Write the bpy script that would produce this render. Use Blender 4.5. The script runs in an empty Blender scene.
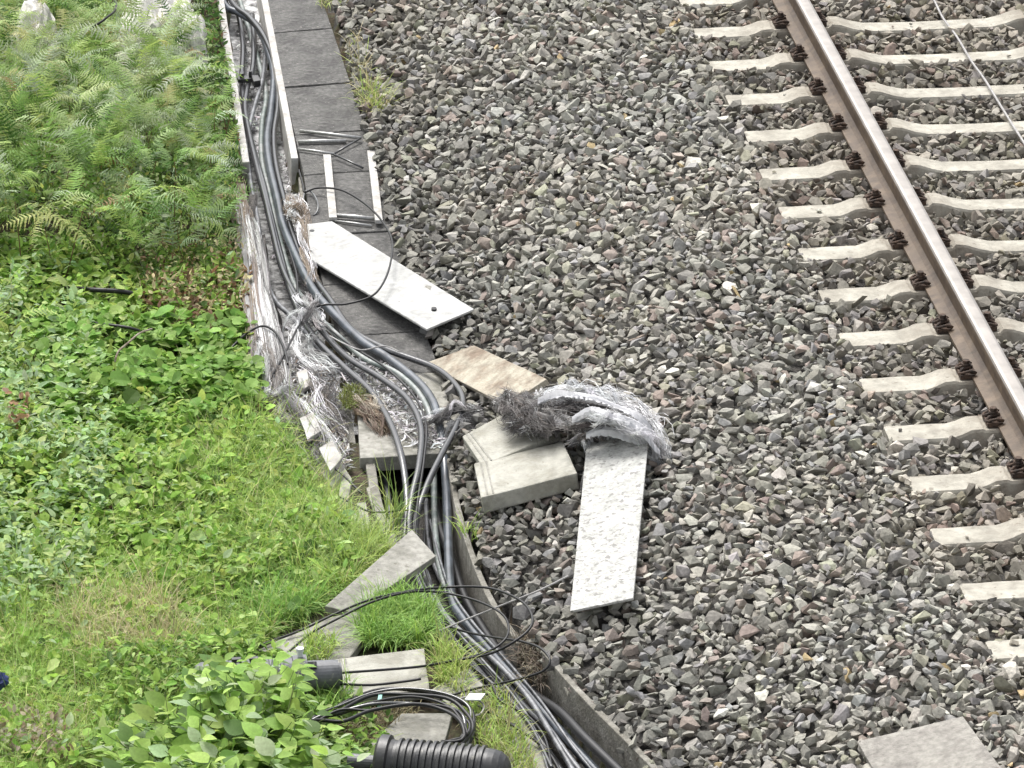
import bpy, bmesh, math, random
import numpy as np
from mathutils import Vector
R = math.radians
rng = np.random.default_rng(7); random.seed(7)
sc = bpy.context.scene
COL = sc.collection
# ------------------------------------------------------------------ camera
FPX, PITCH, H, B = 5180.0, R(22.3), 9.52, -0.30
cam = bpy.data.cameras.new('camera'); co = bpy.data.objects.new('camera', cam); COL.objects.link(co)
co.location = (0, 0, H); co.rotation_euler = (math.pi/2-PITCH, 0, 0)
cam.sensor_width = 36; cam.lens = FPX*36/1024; cam.clip_end = 3000; cam.clip_start = .5
sc.camera = co
cP, sP = math.cos(PITCH), math.sin(PITCH)
def P(px, py, z=B):
    a, b = (px-512)/FPX, (384-py)/FPX
    d = np.array([a, cP+b*sP, -sP+b*cP])
    t = (z-H)/d[2]
    return np.array([0, 0, H])+d*t
def PP(px, py, z=B):      # vectorised
    a, b = (np.asarray(px, float)-512)/FPX, (384-np.asarray(py, float))/FPX
    dy, dz = cP+b*sP, -sP+b*cP
    t = (z-H)/dz
    return np.stack([a*t, dy*t, np.zeros_like(a)+z], -1)
YAW = R(6.74)
TH = np.array([-math.sin(YAW), math.cos(YAW)]); NH = np.array([math.cos(YAW), math.sin(YAW)])
E0 = P(886, 434, 0)                       # a sleeper's left end
U0 = E0[:2]@NH; V0 = E0[:2]@TH
def smooth(t): t = np.clip(t, 0, 1); return t*t*(3-2*t)
# ------------------------------------------------------------------ noise on arrays
def vnoise(x, y, s, seed=0):
    x = np.asarray(x)*s; y = np.asarray(y)*s
    xi = np.floor(x).astype(int); yi = np.floor(y).astype(int); fx = smooth(x-xi); fy = smooth(y-yi)
    def h(i, j):
        n = np.sin(i*127.1+j*311.7+seed*74.7)*43758.5453
        return n-np.floor(n)
    return (h(xi, yi)*(1-fx)+h(xi+1, yi)*fx)*(1-fy)+(h(xi, yi+1)*(1-fx)+h(xi+1, yi+1)*fx)*fy
def inpoly(x, y, poly):
    x = np.asarray(x); y = np.asarray(y); r = np.zeros(x.shape, bool); n = len(poly)
    for i in range(n):
        x1, y1 = poly[i][:2]; x2, y2 = poly[(i+1) % n][:2]
        c = ((y1 > y) != (y2 > y)) & (x < (x2-x1)*(y-y1)/((y2-y1)+1e-12)+x1)
        r ^= c
    return r
def topx(X, Y, Z):
    X, Y, Z = map(np.asarray, (X, Y, Z))
    dy, dz = Y, Z-H
    zc = dy*cP-dz*sP; u = dy*sP+dz*cP
    return 512+FPX*X/zc, 384-FPX*u/zc
def polydist(x, y, line):
    best = np.full(np.shape(x), 1e9)
    for a, b in zip(line[:-1], line[1:]):
        ax, ay = a[:2]; dx, dy = b[0]-ax, b[1]-ay
        t = np.clip(((x-ax)*dx+(y-ay)*dy)/(dx*dx+dy*dy), 0, 1)
        best = np.minimum(best, np.hypot(x-ax-t*dx, y-ay-t*dy))
    return best
# left edge of the ballast, bottom of the frame upwards
BL_PX = [(300,-120),(322,-30),(338,20),(352,70),(368,150),(392,235),(425,335),(446,380),(452,470),(490,580),(550,672),(640,768),(720,840)]
BL = [P(*p) for p in BL_PX]
BLPOLY = [tuple(p[:2]) for p in BL]
_far = BLPOLY[0][0]-2.5, BLPOLY[0][1]+14
BLPOLY = [_far]+BLPOLY+[(BLPOLY[-1][0]+1.2, BLPOLY[-1][1]-2.5)]
RIGHT = BLPOLY+[(60, BLPOLY[-1][1]), (60, _far[1])]
TR1 = [P(*p)[:2] for p in [(221,-120),(232,80),(249,165),(262,240),(275,310),(300,380),(345,430),(372,425),(345,360),(318,280),(300,200),(295,165),(263,0),(243,-120)]]
TR2 = [P(*p)[:2] for p in [(366,400),(372,470),(398,560),(436,620),(490,690),(560,775),(630,850),(712,850),(646,775),(558,682),(492,580),(452,470),(440,400)]]
def base_ballast(x, y):
    d = polydist(x, y, BLPOLY); u = x*NH[0]+y*NH[1]-U0
    z = B+.035+(-.018-(B+.035))*smooth(d/1.35)
    w = smooth((u+.45)/.35)
    z = z*(1-w)+(-.012)*w
    z = z-.012*smooth((u-.05)/.1)*smooth((2.7-u)/.1)
    z = z-.9*smooth((u-4.2)/4)
    return z
def soil(x, y):
    z = B-.05+.07*(vnoise(x, y, 1.1, 3)-.5)+.05*(vnoise(x, y, 3.3, 5)-.5)+.025*(vnoise(x, y, 9, 8)-.5)
    d = polydist(x, y, BLPOLY)
    return z-.5*smooth((d-2.4)/3)
def terrain(x, y):
    r = inpoly(x, y, RIGHT)
    return np.where(r, base_ballast(x, y), soil(x, y))
def T(px, py, dz=0):
    z = B
    for _ in range(8):
        p = P(px, py, z); z = float(terrain(np.array(p[0]), np.array(p[1])))+dz
    return P(px, py, z)
# ------------------------------------------------------------------ materials
def mat(name, color=(.5,.5,.5), rough=.8, var=.25, scale=6.0, bump=.3, bscale=40., attr=False, metal=0., transl=0., spots=None, color2=None, spec=.4, rand=0., pores=0.):
    m = bpy.data.materials.new(name); m.use_nodes = True; nt = m.node_tree; N = nt.nodes; L = nt.links; N.clear()
    out = N.new('ShaderNodeOutputMaterial'); bs = N.new('ShaderNodeBsdfPrincipled')
    bs.inputs['Roughness'].default_value = rough; bs.inputs['Metallic'].default_value = metal
    bs.inputs['Specular IOR Level'].default_value = spec
    tc = N.new('ShaderNodeTexCoord'); vec = tc.outputs['Object']
    if rand:
        oi = N.new('ShaderNodeObjectInfo'); ad = N.new('ShaderNodeVectorMath'); ad.operation = 'ADD'
        mu = N.new('ShaderNodeMath'); mu.operation = 'MULTIPLY'; mu.inputs[1].default_value = 37
        L.new(oi.outputs['Random'], mu.inputs[0]); L.new(vec, ad.inputs[0]); L.new(mu.outputs[0], ad.inputs[1]); vec = ad.outputs[0]
    if attr:
        at = N.new('ShaderNodeAttribute'); at.attribute_name = 'Col'; base = at.outputs['Color']
    else:
        rg = N.new('ShaderNodeRGB'); rg.outputs[0].default_value = (*color, 1); base = rg.outputs[0]
    n1 = N.new('ShaderNodeTexNoise'); n1.inputs['Scale'].default_value = scale; n1.inputs['Detail'].default_value = 8; n1.inputs['Roughness'].default_value = .65
    L.new(vec, n1.inputs['Vector'])
    if color2 is not None:
        r2 = N.new('ShaderNodeMapRange'); r2.inputs[1].default_value = .42; r2.inputs[2].default_value = .62
        L.new(n1.outputs['Fac'], r2.inputs[0])
        mx = N.new('ShaderNodeMix'); mx.data_type = 'RGBA'; L.new(r2.outputs[0], mx.inputs[0]); L.new(base, mx.inputs[6]); mx.inputs[7].default_value = (*color2, 1); base = mx.outputs[2]
    if var:
        n2 = N.new('ShaderNodeTexNoise'); n2.inputs['Scale'].default_value = scale*4.3; n2.inputs['Detail'].default_value = 6; L.new(vec, n2.inputs['Vector'])
        r1 = N.new('ShaderNodeMapRange'); r1.inputs[1].default_value = .3; r1.inputs[2].default_value = .7; r1.inputs[3].default_value = 1-var; r1.inputs[4].default_value = 1+var
        L.new(n2.outputs['Fac'], r1.inputs[0])
        vm = N.new('ShaderNodeVectorMath'); vm.operation = 'SCALE'; L.new(base, vm.inputs[0]); L.new(r1.outputs[0], vm.inputs['Scale']); base = vm.outputs[0]
    if spots is not None:
        n3 = N.new('ShaderNodeTexNoise'); n3.inputs['Scale'].default_value = spots[1]; n3.inputs['Detail'].default_value = 3; L.new(vec, n3.inputs['Vector'])
        r3 = N.new('ShaderNodeMapRange'); r3.inputs[1].default_value = spots[2]; r3.inputs[2].default_value = spots[2]+.06; L.new(n3.outputs['Fac'], r3.inputs[0])
        mx = N.new('ShaderNodeMix'); mx.data_type = 'RGBA'; L.new(r3.outputs[0], mx.inputs[0]); L.new(base, mx.inputs[6]); mx.inputs[7].default_value = (*spots[0], 1); base = mx.outputs[2]
    L.new(base, bs.inputs['Base Color'])
    if bump:
        nb = N.new('ShaderNodeTexNoise'); nb.inputs['Scale'].default_value = bscale; nb.inputs['Detail'].default_value = 5; L.new(vec, nb.inputs['Vector'])
        bm_ = N.new('ShaderNodeBump'); bm_.inputs['Strength'].default_value = bump; bm_.inputs['Distance'].default_value = .01
        L.new(nb.outputs['Fac'], bm_.inputs['Height']); L.new(bm_.outputs[0], bs.inputs['Normal'])
    sh = bs.outputs[0]
    if transl:
        tr = N.new('ShaderNodeBsdfTranslucent'); L.new(base, tr.inputs['Color'])
        ms = N.new('ShaderNodeMixShader'); ms.inputs[0].default_value = transl; L.new(sh, ms.inputs[1]); L.new(tr.outputs[0], ms.inputs[2]); sh = ms.outputs[0]
    L.new(sh, out.inputs['Surface'])
    return m
M = {
 'stone': mat('stone', attr=True, var=.22, scale=14, bump=.35, bscale=90, rough=.85, spec=.3),
 'soil': mat('soil', (.075,.055,.038), color2=(.05,.06,.025), var=.5, scale=9, bump=.8, bscale=60, rough=1),
 'ballast_base': mat('ballast_base', (.07,.066,.06), var=.5, scale=15, bump=.8, bscale=60, rough=1),
 'sleeper': mat('sleeper', (.44,.42,.36), color2=(.31,.29,.245), var=.16, scale=5, bump=.4, bscale=70, rough=.9, spots=((.26,.24,.2), 22, .64), rand=1),
 'rust': mat('rust', (.10,.066,.048), color2=(.04,.032,.028), var=.35, scale=25, bump=.5, bscale=150, rough=.85, rand=1),
 'rail_side': mat('rail_side', (.135,.098,.066), color2=(.09,.064,.045), var=.3, scale=5, bump=.15, bscale=120, rough=.6),
 'rail_top': mat('rail_top', (.34,.315,.29), var=.15, scale=3, bump=.03, rough=.4, metal=.75),
 'white_slab': mat('white_slab', (.49,.49,.475), color2=(.37,.37,.355), var=.16, scale=7, bump=.25, bscale=80, rough=.8, spots=((.22,.21,.2), 55, .70)),
 'stipple_slab': mat('stipple_slab', (.50,.50,.475), color2=(.39,.39,.365), var=.18, scale=14, bump=1., bscale=60, rough=.85, spots=((.27,.265,.25), 36, .575)),
 'brown_slab': mat('brown_slab', (.42,.385,.31), color2=(.23,.18,.135), var=.2, scale=7, bump=.4, bscale=90, rough=.9),
 'pale_slab': mat('pale_slab', (.43,.42,.37), color2=(.29,.28,.235), var=.14, scale=7, bump=.4, bscale=90, rough=.9, spots=((.25,.24,.2), 40, .68)),
 'grey_slab': mat('grey_slab', (.34,.33,.295), color2=(.22,.215,.185), var=.2, scale=8, bump=.4, bscale=90, rough=.9, spots=((.2,.19,.16), 30, .64)),
 'dark_slab': mat('dark_slab', (.145,.142,.135), color2=(.085,.083,.08), var=.35, scale=9, bump=1., bscale=110, rough=.9, spots=((.26,.25,.23), 45, .66)),
 'trough_white': mat('trough_white', (.54,.53,.51), color2=(.38,.36,.33), var=.15, scale=9, bump=.4, bscale=80, rough=.85),
 'trough_grey': mat('trough_grey', (.26,.25,.22), color2=(.16,.15,.125), var=.25, scale=7, bump=.5, bscale=80, rough=.9),
 'trough_floor': mat('trough_floor', (.60,.60,.60), color2=(.10,.10,.10), var=.4, scale=14, bump=.5, bscale=80, rough=.9),
 'cable': mat('cable', (.03,.031,.034), var=.3, scale=10, bump=.08, bscale=60, rough=.26, spec=1.),
 'cable_dusty': mat('cable_dusty', (.20,.205,.215), color2=(.035,.038,.042), var=.3, scale=9, bump=.12, bscale=60, rough=.3, spec=1.),
 'cable_blue': mat('cable_blue', (.085,.10,.12), color2=(.035,.042,.052), var=.2, scale=8, bump=.08, bscale=60, rough=.28, spec=1.),
 'cable_green': mat('cable_green', (.13,.165,.15), color2=(.3,.31,.3), var=.2, scale=10, bump=.15, bscale=60, rough=.4, spec=.8),
 'cable_black': mat('cable_black', (.012,.012,.013), var=.2, bump=0, rough=.45, spec=.4),
 'wire': mat('wire', (.33,.32,.31), var=.2, bump=0, rough=.5),
 'black_plastic': mat('black_plastic', (.022,.023,.026), color2=(.05,.05,.048), var=.3, scale=12, bump=.1, rough=.42, spec=.6, spots=((.13,.125,.11), 28, .66)),
 'grey_plastic': mat('grey_plastic', (.13,.135,.145), color2=(.085,.09,.095), var=.2, scale=10, bump=.1, rough=.45, spec=.6, spots=((.24,.23,.2), 30, .66)),
 'tape': mat('tape', (.25,.5,.42), var=.1, bump=0, rough=.5),
 'tag': mat('tag', (.75,.78,.78), var=.1, bump=0, rough=.5),
 'metal': mat('metal', (.42,.42,.41), var=.25, scale=20, bump=.2, rough=.4, metal=.6),
 'leaf': mat('leaf', attr=True, var=.12, scale=20, bump=0, rough=.6, spec=.25, transl=.4),
 'fern': mat('fern', attr=True, var=.1, scale=20, bump=0, rough=.55, spec=.4, transl=.35),
 'grass': mat('grass', attr=True, var=.1, scale=20, bump=0, rough=.55, spec=.35, transl=.3),
 'fibre': mat('fibre', attr=True, var=.06, scale=20, bump=0, rough=.6, spec=.4, transl=.15),
 'wood': mat('wood', (.20,.15,.11), color2=(.36,.32,.27), var=.3, scale=20, bump=.6, bscale=120, rough=.95),
 'rock_pale': mat('rock_pale', (.62,.60,.56), color2=(.48,.47,.45), var=.2, scale=9, bump=.6, bscale=50, rough=.9),
 'blue': mat('blue', (.02,.035,.14), var=.3, scale=20, bump=.3, rough=.5),
}
# ------------------------------------------------------------------ object helpers
def tag(o, label=None, cat=None, group=None, kind=None):
    if label: o['label'] = label
    if cat: o['category'] = cat
    if group: o['group'] = group
    if kind: o['kind'] = kind
    return o
def mesh_np(name, V, F, m, cols=None, parent=None, smoothf=False, origin=None, mats=None, mi=None):
    """F: (n,k) array or list of polygons; world coordinates"""
    V = np.asarray(V, np.float64)
    if origin is None:
        origin = np.array([V[:,0].mean(), V[:,1].mean(), V[:,2].min()]) if parent is None else np.array(parent['_o'])
    me = bpy.data.meshes.new(name)
    if isinstance(F, np.ndarray):
        k = F.shape[1]; n = len(F); idx = F.ravel().astype(np.int32); starts = np.arange(n, dtype=np.int32)*k
    else:
        n = len(F); idx = np.concatenate([np.asarray(f, np.int32) for f in F]); ln = np.array([len(f) for f in F]); starts = np.concatenate([[0], np.cumsum(ln)[:-1]]).astype(np.int32)
    me.vertices.add(len(V)); me.vertices.foreach_set('co', (V-origin).astype(np.float32).ravel())
    me.loops.add(len(idx)); me.loops.foreach_set('vertex_index', idx)
    me.polygons.add(n); me.polygons.foreach_set('loop_start', starts)
    for q in (mats or [m]): me.materials.append(q)
    if mi is not None: me.polygons.foreach_set('material_index', np.asarray(mi, np.int32))
    me.update(calc_edges=True); me.validate()
    me.polygons.foreach_set('use_smooth', np.full(len(me.polygons), smoothf))
    if cols is not None:
        c = np.ones((len(V), 4), np.float32); c[:, :3] = cols
        a = me.color_attributes.new('Col', 'FLOAT_COLOR', 'POINT'); a.data.foreach_set('color', c.ravel())
    o = bpy.data.objects.new(name, me); COL.objects.link(o)
    if parent is None: o.location = origin
    else: o.parent = parent
    return o
def thing(name, label, cat, loc, group=None):
    o = bpy.data.objects.new(name, None); COL.objects.link(o); o.location = loc; o.empty_display_size = .1
    o['_o'] = [float(v) for v in loc]
    return tag(o, label, cat, group)
def catmull(pts, step=.02):
    pts = np.asarray(pts, float); p = np.vstack([2*pts[0]-pts[1], pts, 2*pts[-1]-pts[-2]]); out = []
    for i in range(1, len(p)-2):
        n = max(2, int(np.linalg.norm(p[i+1]-p[i])/step)); t = np.linspace(0, 1, n, endpoint=False)[:, None]
        out.append(.5*((2*p[i])+(-p[i-1]+p[i+1])*t+(2*p[i-1]-5*p[i]+4*p[i+1]-p[i+2])*t**2+(-p[i-1]+3*p[i]-3*p[i+1]+p[i+2])*t**3))
    out.append(p[-2][None]); return np.vstack(out)
def tube(path, r, seg=10, caps=True):
    path = np.asarray(path, float); n = len(path); r = np.broadcast_to(r, (n,)).astype(float)
    t = np.gradient(path, axis=0); t /= np.linalg.norm(t, axis=1)[:, None]+1e-12
    up = np.array([0, 0, 1.]) if abs(t[0][2]) < .9 else np.array([1., 0, 0])
    a = np.cross(t[0], up); a /= np.linalg.norm(a); A = [a]
    for i in range(1, n):
        a = A[-1]-t[i]*(A[-1]@t[i]); a /= np.linalg.norm(a)+1e-12; A.append(a)
    A = np.array(A); Bn = np.cross(t, A)
    th = np.arange(seg)/seg*2*math.pi
    V = path[:, None]+r[:, None, None]*(A[:, None]*np.cos(th)[None, :, None]+Bn[:, None]*np.sin(th)[None, :, None])
    V = V.reshape(-1, 3); F = []
    for i in range(n-1):
        for j in range(seg):
            k = (j+1) % seg; F.append([i*seg+j, i*seg+k, (i+1)*seg+k, (i+1)*seg+j])
    if caps: F.append(list(range(seg))[::-1]); F.append([(n-1)*seg+j for j in range(seg)])
    return V, F
def join(parts):
    V = []; F = []; o = 0
    for v, f in parts:
        V.append(np.asarray(v)); F += [[i+o for i in q] for q in f]; o += len(v)
    return np.vstack(V), F
def cable(name, pts, r, m, label, cat='cable', group=None, step=.025, seg=10, parent=None, wob=0.):
    """pts: (px, py, z above B)"""
    w = [P(p[0], p[1], B+p[2]) for p in pts]; path = catmull(w, step)
    if wob:
        s = np.arange(len(path)); path[:, 0] += wob*np.sin(s*.13+r*900); path[:, 2] += wob*np.sin(s*.17+r*500)
    V, F = tube(path, r, seg)
    o = mesh_np(name, V, F, m, smoothf=True, parent=parent)
    if parent is None: tag(o, label, cat, group)
    return o
def box(c, ax, ay, az):
    c, ax, ay, az = map(lambda v: np.asarray(v, float), (c, ax, ay, az)); V = []
    for k in (-1, 1):
        for i, j in ((-1,-1),(1,-1),(1,1),(-1,1)): V.append(c+i*ax+j*ay+k*az)
    return np.array(V), [[3,2,1,0],[4,5,6,7],[0,1,5,4],[1,2,6,5],[2,3,7,6],[3,0,4,7]]
def soften(o, bevel=.004, cuts=0, amp=0., seed=0, seg=2):
    bm = bmesh.new(); bm.from_mesh(o.data); bmesh.ops.recalc_face_normals(bm, faces=bm.faces)
    if cuts:
        for _ in range(cuts):
            el = [e for e in bm.edges if e.calc_length() > .05]
            if el: bmesh.ops.subdivide_edges(bm, edges=el, cuts=1, use_grid_fill=True)
    sharp = [e for e in bm.edges if len(e.link_faces) == 2 and e.calc_face_angle(0) > R(30)]
    if bevel: bmesh.ops.bevel(bm, geom=sharp, offset=bevel, segments=seg, affect='EDGES', profile=.6)
    if amp:
        from mathutils import noise as mn
        for v in bm.verts:
            n = mn.noise_vector(v.co*9+Vector((seed*7.1, 0, 0)))+mn.noise_vector(v.co*31)*.4
            v.co += n*amp
    bm.to_mesh(o.data); bm.free(); o.data.update()
def slab(name, corners, th, m, label, cat='slab', group=None, parent=None, bevel=.005, amp=.0025, cuts=2):
    """corners: world points of the top face, in order"""
    C = np.array(corners); n = np.cross(C[1]-C[0], C[-1]-C[0]); n /= np.linalg.norm(n)
    if n[2] < 0: n = -n
    V = np.vstack([C, C-n*th]); k = len(C)
    F = [list(range(k)), list(range(k, 2*k))[::-1]]+[[i, (i+1) % k, (i+1) % k+k, i+k] for i in range(k)]
    o = mesh_np(name, V, F, m, parent=parent); soften(o, bevel, cuts, amp, random.random()*9)
    if parent is None: tag(o, label, cat, group)
    return o
def wall_strip(pts_px, ztop, h, th, cap=0):
    """extruded wall following px polyline; wall thickness to the right"""
    c = catmull([P(p[0], p[1], B) for p in pts_px], .12)[:, :2]; t = np.gradient(c, axis=0); t /= np.linalg.norm(t, axis=1)[:, None]
    n = np.stack([-t[:, 1], t[:, 0]], 1); V = []; F = []
    for i in range(len(c)):
        a = c[i]-n[i]*th/2; b = c[i]+n[i]*th/2; j = .004*math.sin(i*1.7)
        j = 0; V += [[a[0]+j, a[1], ztop+j*.6], [b[0]+j, b[1], ztop+j*.6], [b[0], b[1], ztop-h], [a[0], a[1], ztop-h]]
    for i in range(len(c)-1):
        for k in range(4): F.append([i*4+k, i*4+(k+1) % 4, (i+1)*4+(k+1) % 4, (i+1)*4+k])
    F += [[0,1,2,3], [len(V)-1, len(V)-2, len(V)-3, len(V)-4]]
    return np.array(V), F
def rots(yaw, pitch, roll):
    cy, sy, cp, sp, cr, sr = np.cos(yaw), np.sin(yaw), np.cos(pitch), np.sin(pitch), np.cos(roll), np.sin(roll); z = np.zeros_like(cy); o = np.ones_like(cy)
    Rz = np.stack([cy,-sy,z,sy,cy,z,z,z,o], -1).reshape(-1,3,3); Rx = np.stack([o,z,z,z,cp,-sp,z,sp,cp], -1).reshape(-1,3,3); Ry = np.stack([cr,z,sr,z,o,z,-sr,z,cr], -1).reshape(-1,3,3)
    return Rz@Rx@Ry
def instance(tv, tf, Rm, S, L, C, vc=None):
    """copies of a template: returns V, F, cols.  S (n,) or (n,3); C (n,3); vc per-template-vertex brightness"""
    n = len(L); S = np.asarray(S); S = S[:, None] if S.ndim == 1 else S
    V = np.einsum('nij,nkj->nki', Rm, tv[None]*S[:, None, :])+L[:, None]
    F = tf[None]+(np.arange(n)*len(tv))[:, None, None]
    c = np.repeat(C[:, None], len(tv), 1)
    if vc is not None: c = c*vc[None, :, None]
    return V.reshape(-1, 3), F.reshape(-1, tf.shape[1]), c.reshape(-1, 3)
class Acc:
    def __init__(s): s.V = []; s.F = []; s.C = []; s.o = 0
    def add(s, V, F, C): s.V.append(V); s.F.append(F+s.o); s.C.append(C); s.o += len(V)
    def build(s, name, m, parent=None, smoothf=False, **k): return mesh_np(name, np.vstack(s.V), np.vstack(s.F), m, np.vstack(s.C), parent, smoothf, **k)
def pick(cols, n, w=None, j=.12, hj=.25):
    cols = np.array(cols); i = rng.choice(len(cols), n, p=None if w is None else np.array(w)/np.sum(w))
    c = cols[i]*(1+rng.normal(0, j, (n, 1))); return np.clip(c*(1+rng.normal(0, j*hj, (n, 3))), .004, 1)
# ------------------------------------------------------------------ terrain: one sheet to the horizon
def axis(lo, hi, step, far_lo, far_hi):
    a = list(np.arange(lo, hi, step)); s = step; x = a[-1]
    while x < far_hi: s *= 1.35; x += s; a.append(x)
    s = step; x = a[0]; pre = []
    while x > far_lo: s *= 1.35; x -= s; pre.append(x)
    return np.array(pre[::-1]+a)
gx = axis(-3.6, 4.2, .045, -1500, 1500); gy = axis(16.5, 31.5, .045, -300, 2500)
GX, GY = np.meshgrid(gx, gy); GZ = terrain(GX, GY)
right = inpoly(GX, GY, RIGHT)
GZ = np.where(right, GZ-.05, GZ)
pit = inpoly(GX, GY, [tuple(p) for p in TR1]) | inpoly(GX, GY, [tuple(p) for p in TR2])
GZ = np.where(pit, B-.30, GZ)
walk = inpoly(GX, GY, [tuple(P(*p)[:2]) for p in [(250,-120),(278,40),(302,165),(330,240),(368,330),(380,440),(470,440),(450,370),(392,235),(366,140),(340,20),(312,-120)]])
GZ = np.where(walk & ~pit, B-.09, GZ)
ny, nx = GX.shape; V = np.stack([GX, GY, GZ], -1).reshape(-1, 3)
I = (np.arange(ny-1)[:, None]*nx+np.arange(nx-1)[None]).ravel()
F = np.stack([I, I+1, I+1+nx, I+nx], 1)
fx = V[F].mean(1); isr = inpoly(fx[:, 0], fx[:, 1], RIGHT)
g = mesh_np('ground', V, F, None, mats=[M['soil'], M['ballast_base']], mi=isr.astype(int), origin=np.zeros(3), smoothf=True)
tag(g, kind='structure')
# ------------------------------------------------------------------ sleepers
SL = 2.74; HB = .21
def sleeper_mesh():
    # profile along length: (x, top z, half top width, half bottom width)
    pr = [(0,-.004,.086,.135),(.012,0,.09,.14),(.30,.002,.09,.14),(.345,.015,.088,.14),(.39,.034,.084,.138),(.445,.038,.082,.138),(.46,.032,.085,.138),(.62,.028,.087,.138),(.78,.032,.085,.138),(.80,.05,.08,.138),(.85,.045,.082,.135),(.92,.02,.08,.125),(1.0,.002,.078,.115),(1.3,-.002,.075,.11)]
    pr = pr+[(SL-x, z, a, b) for x, z, a, b in pr[-2::-1]]
    V = []; F = []
    for x, z, a, b in pr:
        V += [(x,-b,z-.20-(.012 if x == 0 else 0)),(x,-b+.012,z-.12),(x,-a-.008,z-.012),(x,-a,z),(x,a,z),(x,a+.008,z-.012),(x,b-.012,z-.12),(x,b,z-.20)]
    k = 8
    for i in range(len(pr)-1):
        for j in range(k): F.append([i*k+j, (i+1)*k+j, (i+1)*k+(j+1) % k, i*k+(j+1) % k])
    F.append(list(range(k))); F.append([len(V)-1-j for j in range(k)])
    return np.array(V, float), F
def clamp_parts(side):
    """side=-1 field side, +1 gauge side, around x=0 the rail centre"""
    s = side
    plate = join([box((s*.115, 0, .045), (.036,0,0), (0,.065,0), (0,0,.012)), box((s*.088, 0, .058), (.012,0,0), (0,.05,0), (0,0,.014))])
    pts = [(s*.075,-.068,.075),(s*.10,-.066,.088),(s*.145,-.055,.072),(s*.155,-.035,.066),(s*.13,-.018,.084),(s*.10,-.016,.09),(s*.088,0,.09),(s*.10,.016,.09),(s*.13,.018,.084),(s*.155,.035,.066),(s*.145,.055,.072),(s*.10,.066,.088),(s*.075,.068,.075)]
    clip = tube(catmull(pts, .01), .0085, 8)
    bolt = join([tube([(s*.118,0,.04),(s*.118,0,.108)], .013, 8), tube([(s*.118,0,.09),(s*.118,0,.098)], .024, 10), tube([(s*.118,0,.098),(s*.118,0,.116)], .019, 6)])
    return plate, clip, bolt
LREF = .62
sw = {}
def build_sleeper():
    root = thing('concrete_sleeper', '', 'sleeper', (0,0,0), 'concrete sleepers under the track')
    V, F = sleeper_mesh(); o = mesh_np('beam', V, F, M['sleeper'], parent=root); soften(o, 0, 2, .0022, 3)
    for xc in (LREF, SL-LREF):
        for s in (-1, 1):
            plate, clip, bolt = clamp_parts(s)
            sh = np.array([xc, 0, 0])
            po = mesh_np('guide_plate', plate[0]+sh, plate[1], M['rust'], parent=root); soften(po, .003)
            clip = (clip[0]*[.98,.92,.86], clip[1]); bolt = (bolt[0]*[.95,1,.95], bolt[1]); c = mesh_np('rail_clip', clip[0]+sh, clip[1], M['rust'], parent=root, smoothf=True)
            b = mesh_np('screw', bolt[0]+sh, bolt[1], M['rust'], parent=root); b.parent = c
    return root
ORD = ['topmost','second','third','fourth','fifth','sixth','seventh','eighth','ninth','tenth','eleventh','twelfth','thirteenth','fourteenth','fifteenth','sixteenth','seventeenth','eighteenth','nineteenth']
ntS = M['sleeper'].node_tree; bsS = next(n for n in ntS.nodes if n.type == 'BSDF_PRINCIPLED'); srcS = bsS.inputs['Base Color'].links[0].from_socket
tcS = ntS.nodes.new('ShaderNodeTexCoord'); sxS = ntS.nodes.new('ShaderNodeSeparateXYZ'); ntS.links.new(tcS.outputs['Object'], sxS.inputs[0])
def mth(op, a, b=None, c=None):
    n = ntS.nodes.new('ShaderNodeMath'); n.operation = op
    for i_, v in enumerate((a, b, c)):
        if v is None: continue
        if isinstance(v, (int, float)): n.inputs[i_].default_value = v
        else: ntS.links.new(v, n.inputs[i_])
    return n.outputs[0]
dS = mth('ABSOLUTE', mth('SUBTRACT', mth('ABSOLUTE', mth('SUBTRACT', sxS.outputs[0], SL/2)), SL/2-LREF))
nzS = ntS.nodes.new('ShaderNodeTexNoise'); nzS.inputs['Scale'].default_value = 13; nzS.inputs['Detail'].default_value = 6; ntS.links.new(tcS.outputs['Object'], nzS.inputs['Vector'])
facS = mth('MULTIPLY', mth('MULTIPLY', mth('SUBTRACT', 1., mth('MINIMUM', mth('MULTIPLY', dS, 2.9), 1.)), nzS.outputs['Fac']), 1.35)
mxS = ntS.nodes.new('ShaderNodeMix'); mxS.data_type = 'RGBA'; ntS.links.new(facS, mxS.inputs[0]); ntS.links.new(srcS, mxS.inputs[6]); mxS.inputs[7].default_value = (.16,.115,.08,1); ntS.links.new(mxS.outputs[2], bsS.inputs['Base Color'])
SPC = .6035
proto = build_sleeper()
ks = list(range(-4, 13))          # k=11 is the end at y=3
slp = []
def copy_thing(root):
    r = root.copy(); COL.objects.link(r)
    for ch in list(root.children):
        c = ch.copy(); COL.objects.link(c); c.parent = r
        for gch in ch.children:
            d = gch.copy(); COL.objects.link(d); d.parent = c
    return r
for n, k in enumerate(sorted(ks, reverse=True)):
    r = proto if n == 0 else copy_thing(proto)
    p = (U0+random.uniform(-.008,.008))*NH+(V0+k*SPC+random.uniform(-.006,.006))*TH
    r.location = (p[0], p[1], random.uniform(-.003,.003)); r.rotation_euler.z = YAW+R(random.uniform(-.35,.35))
    slp.append(r); sw[k] = r.location[:]
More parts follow.
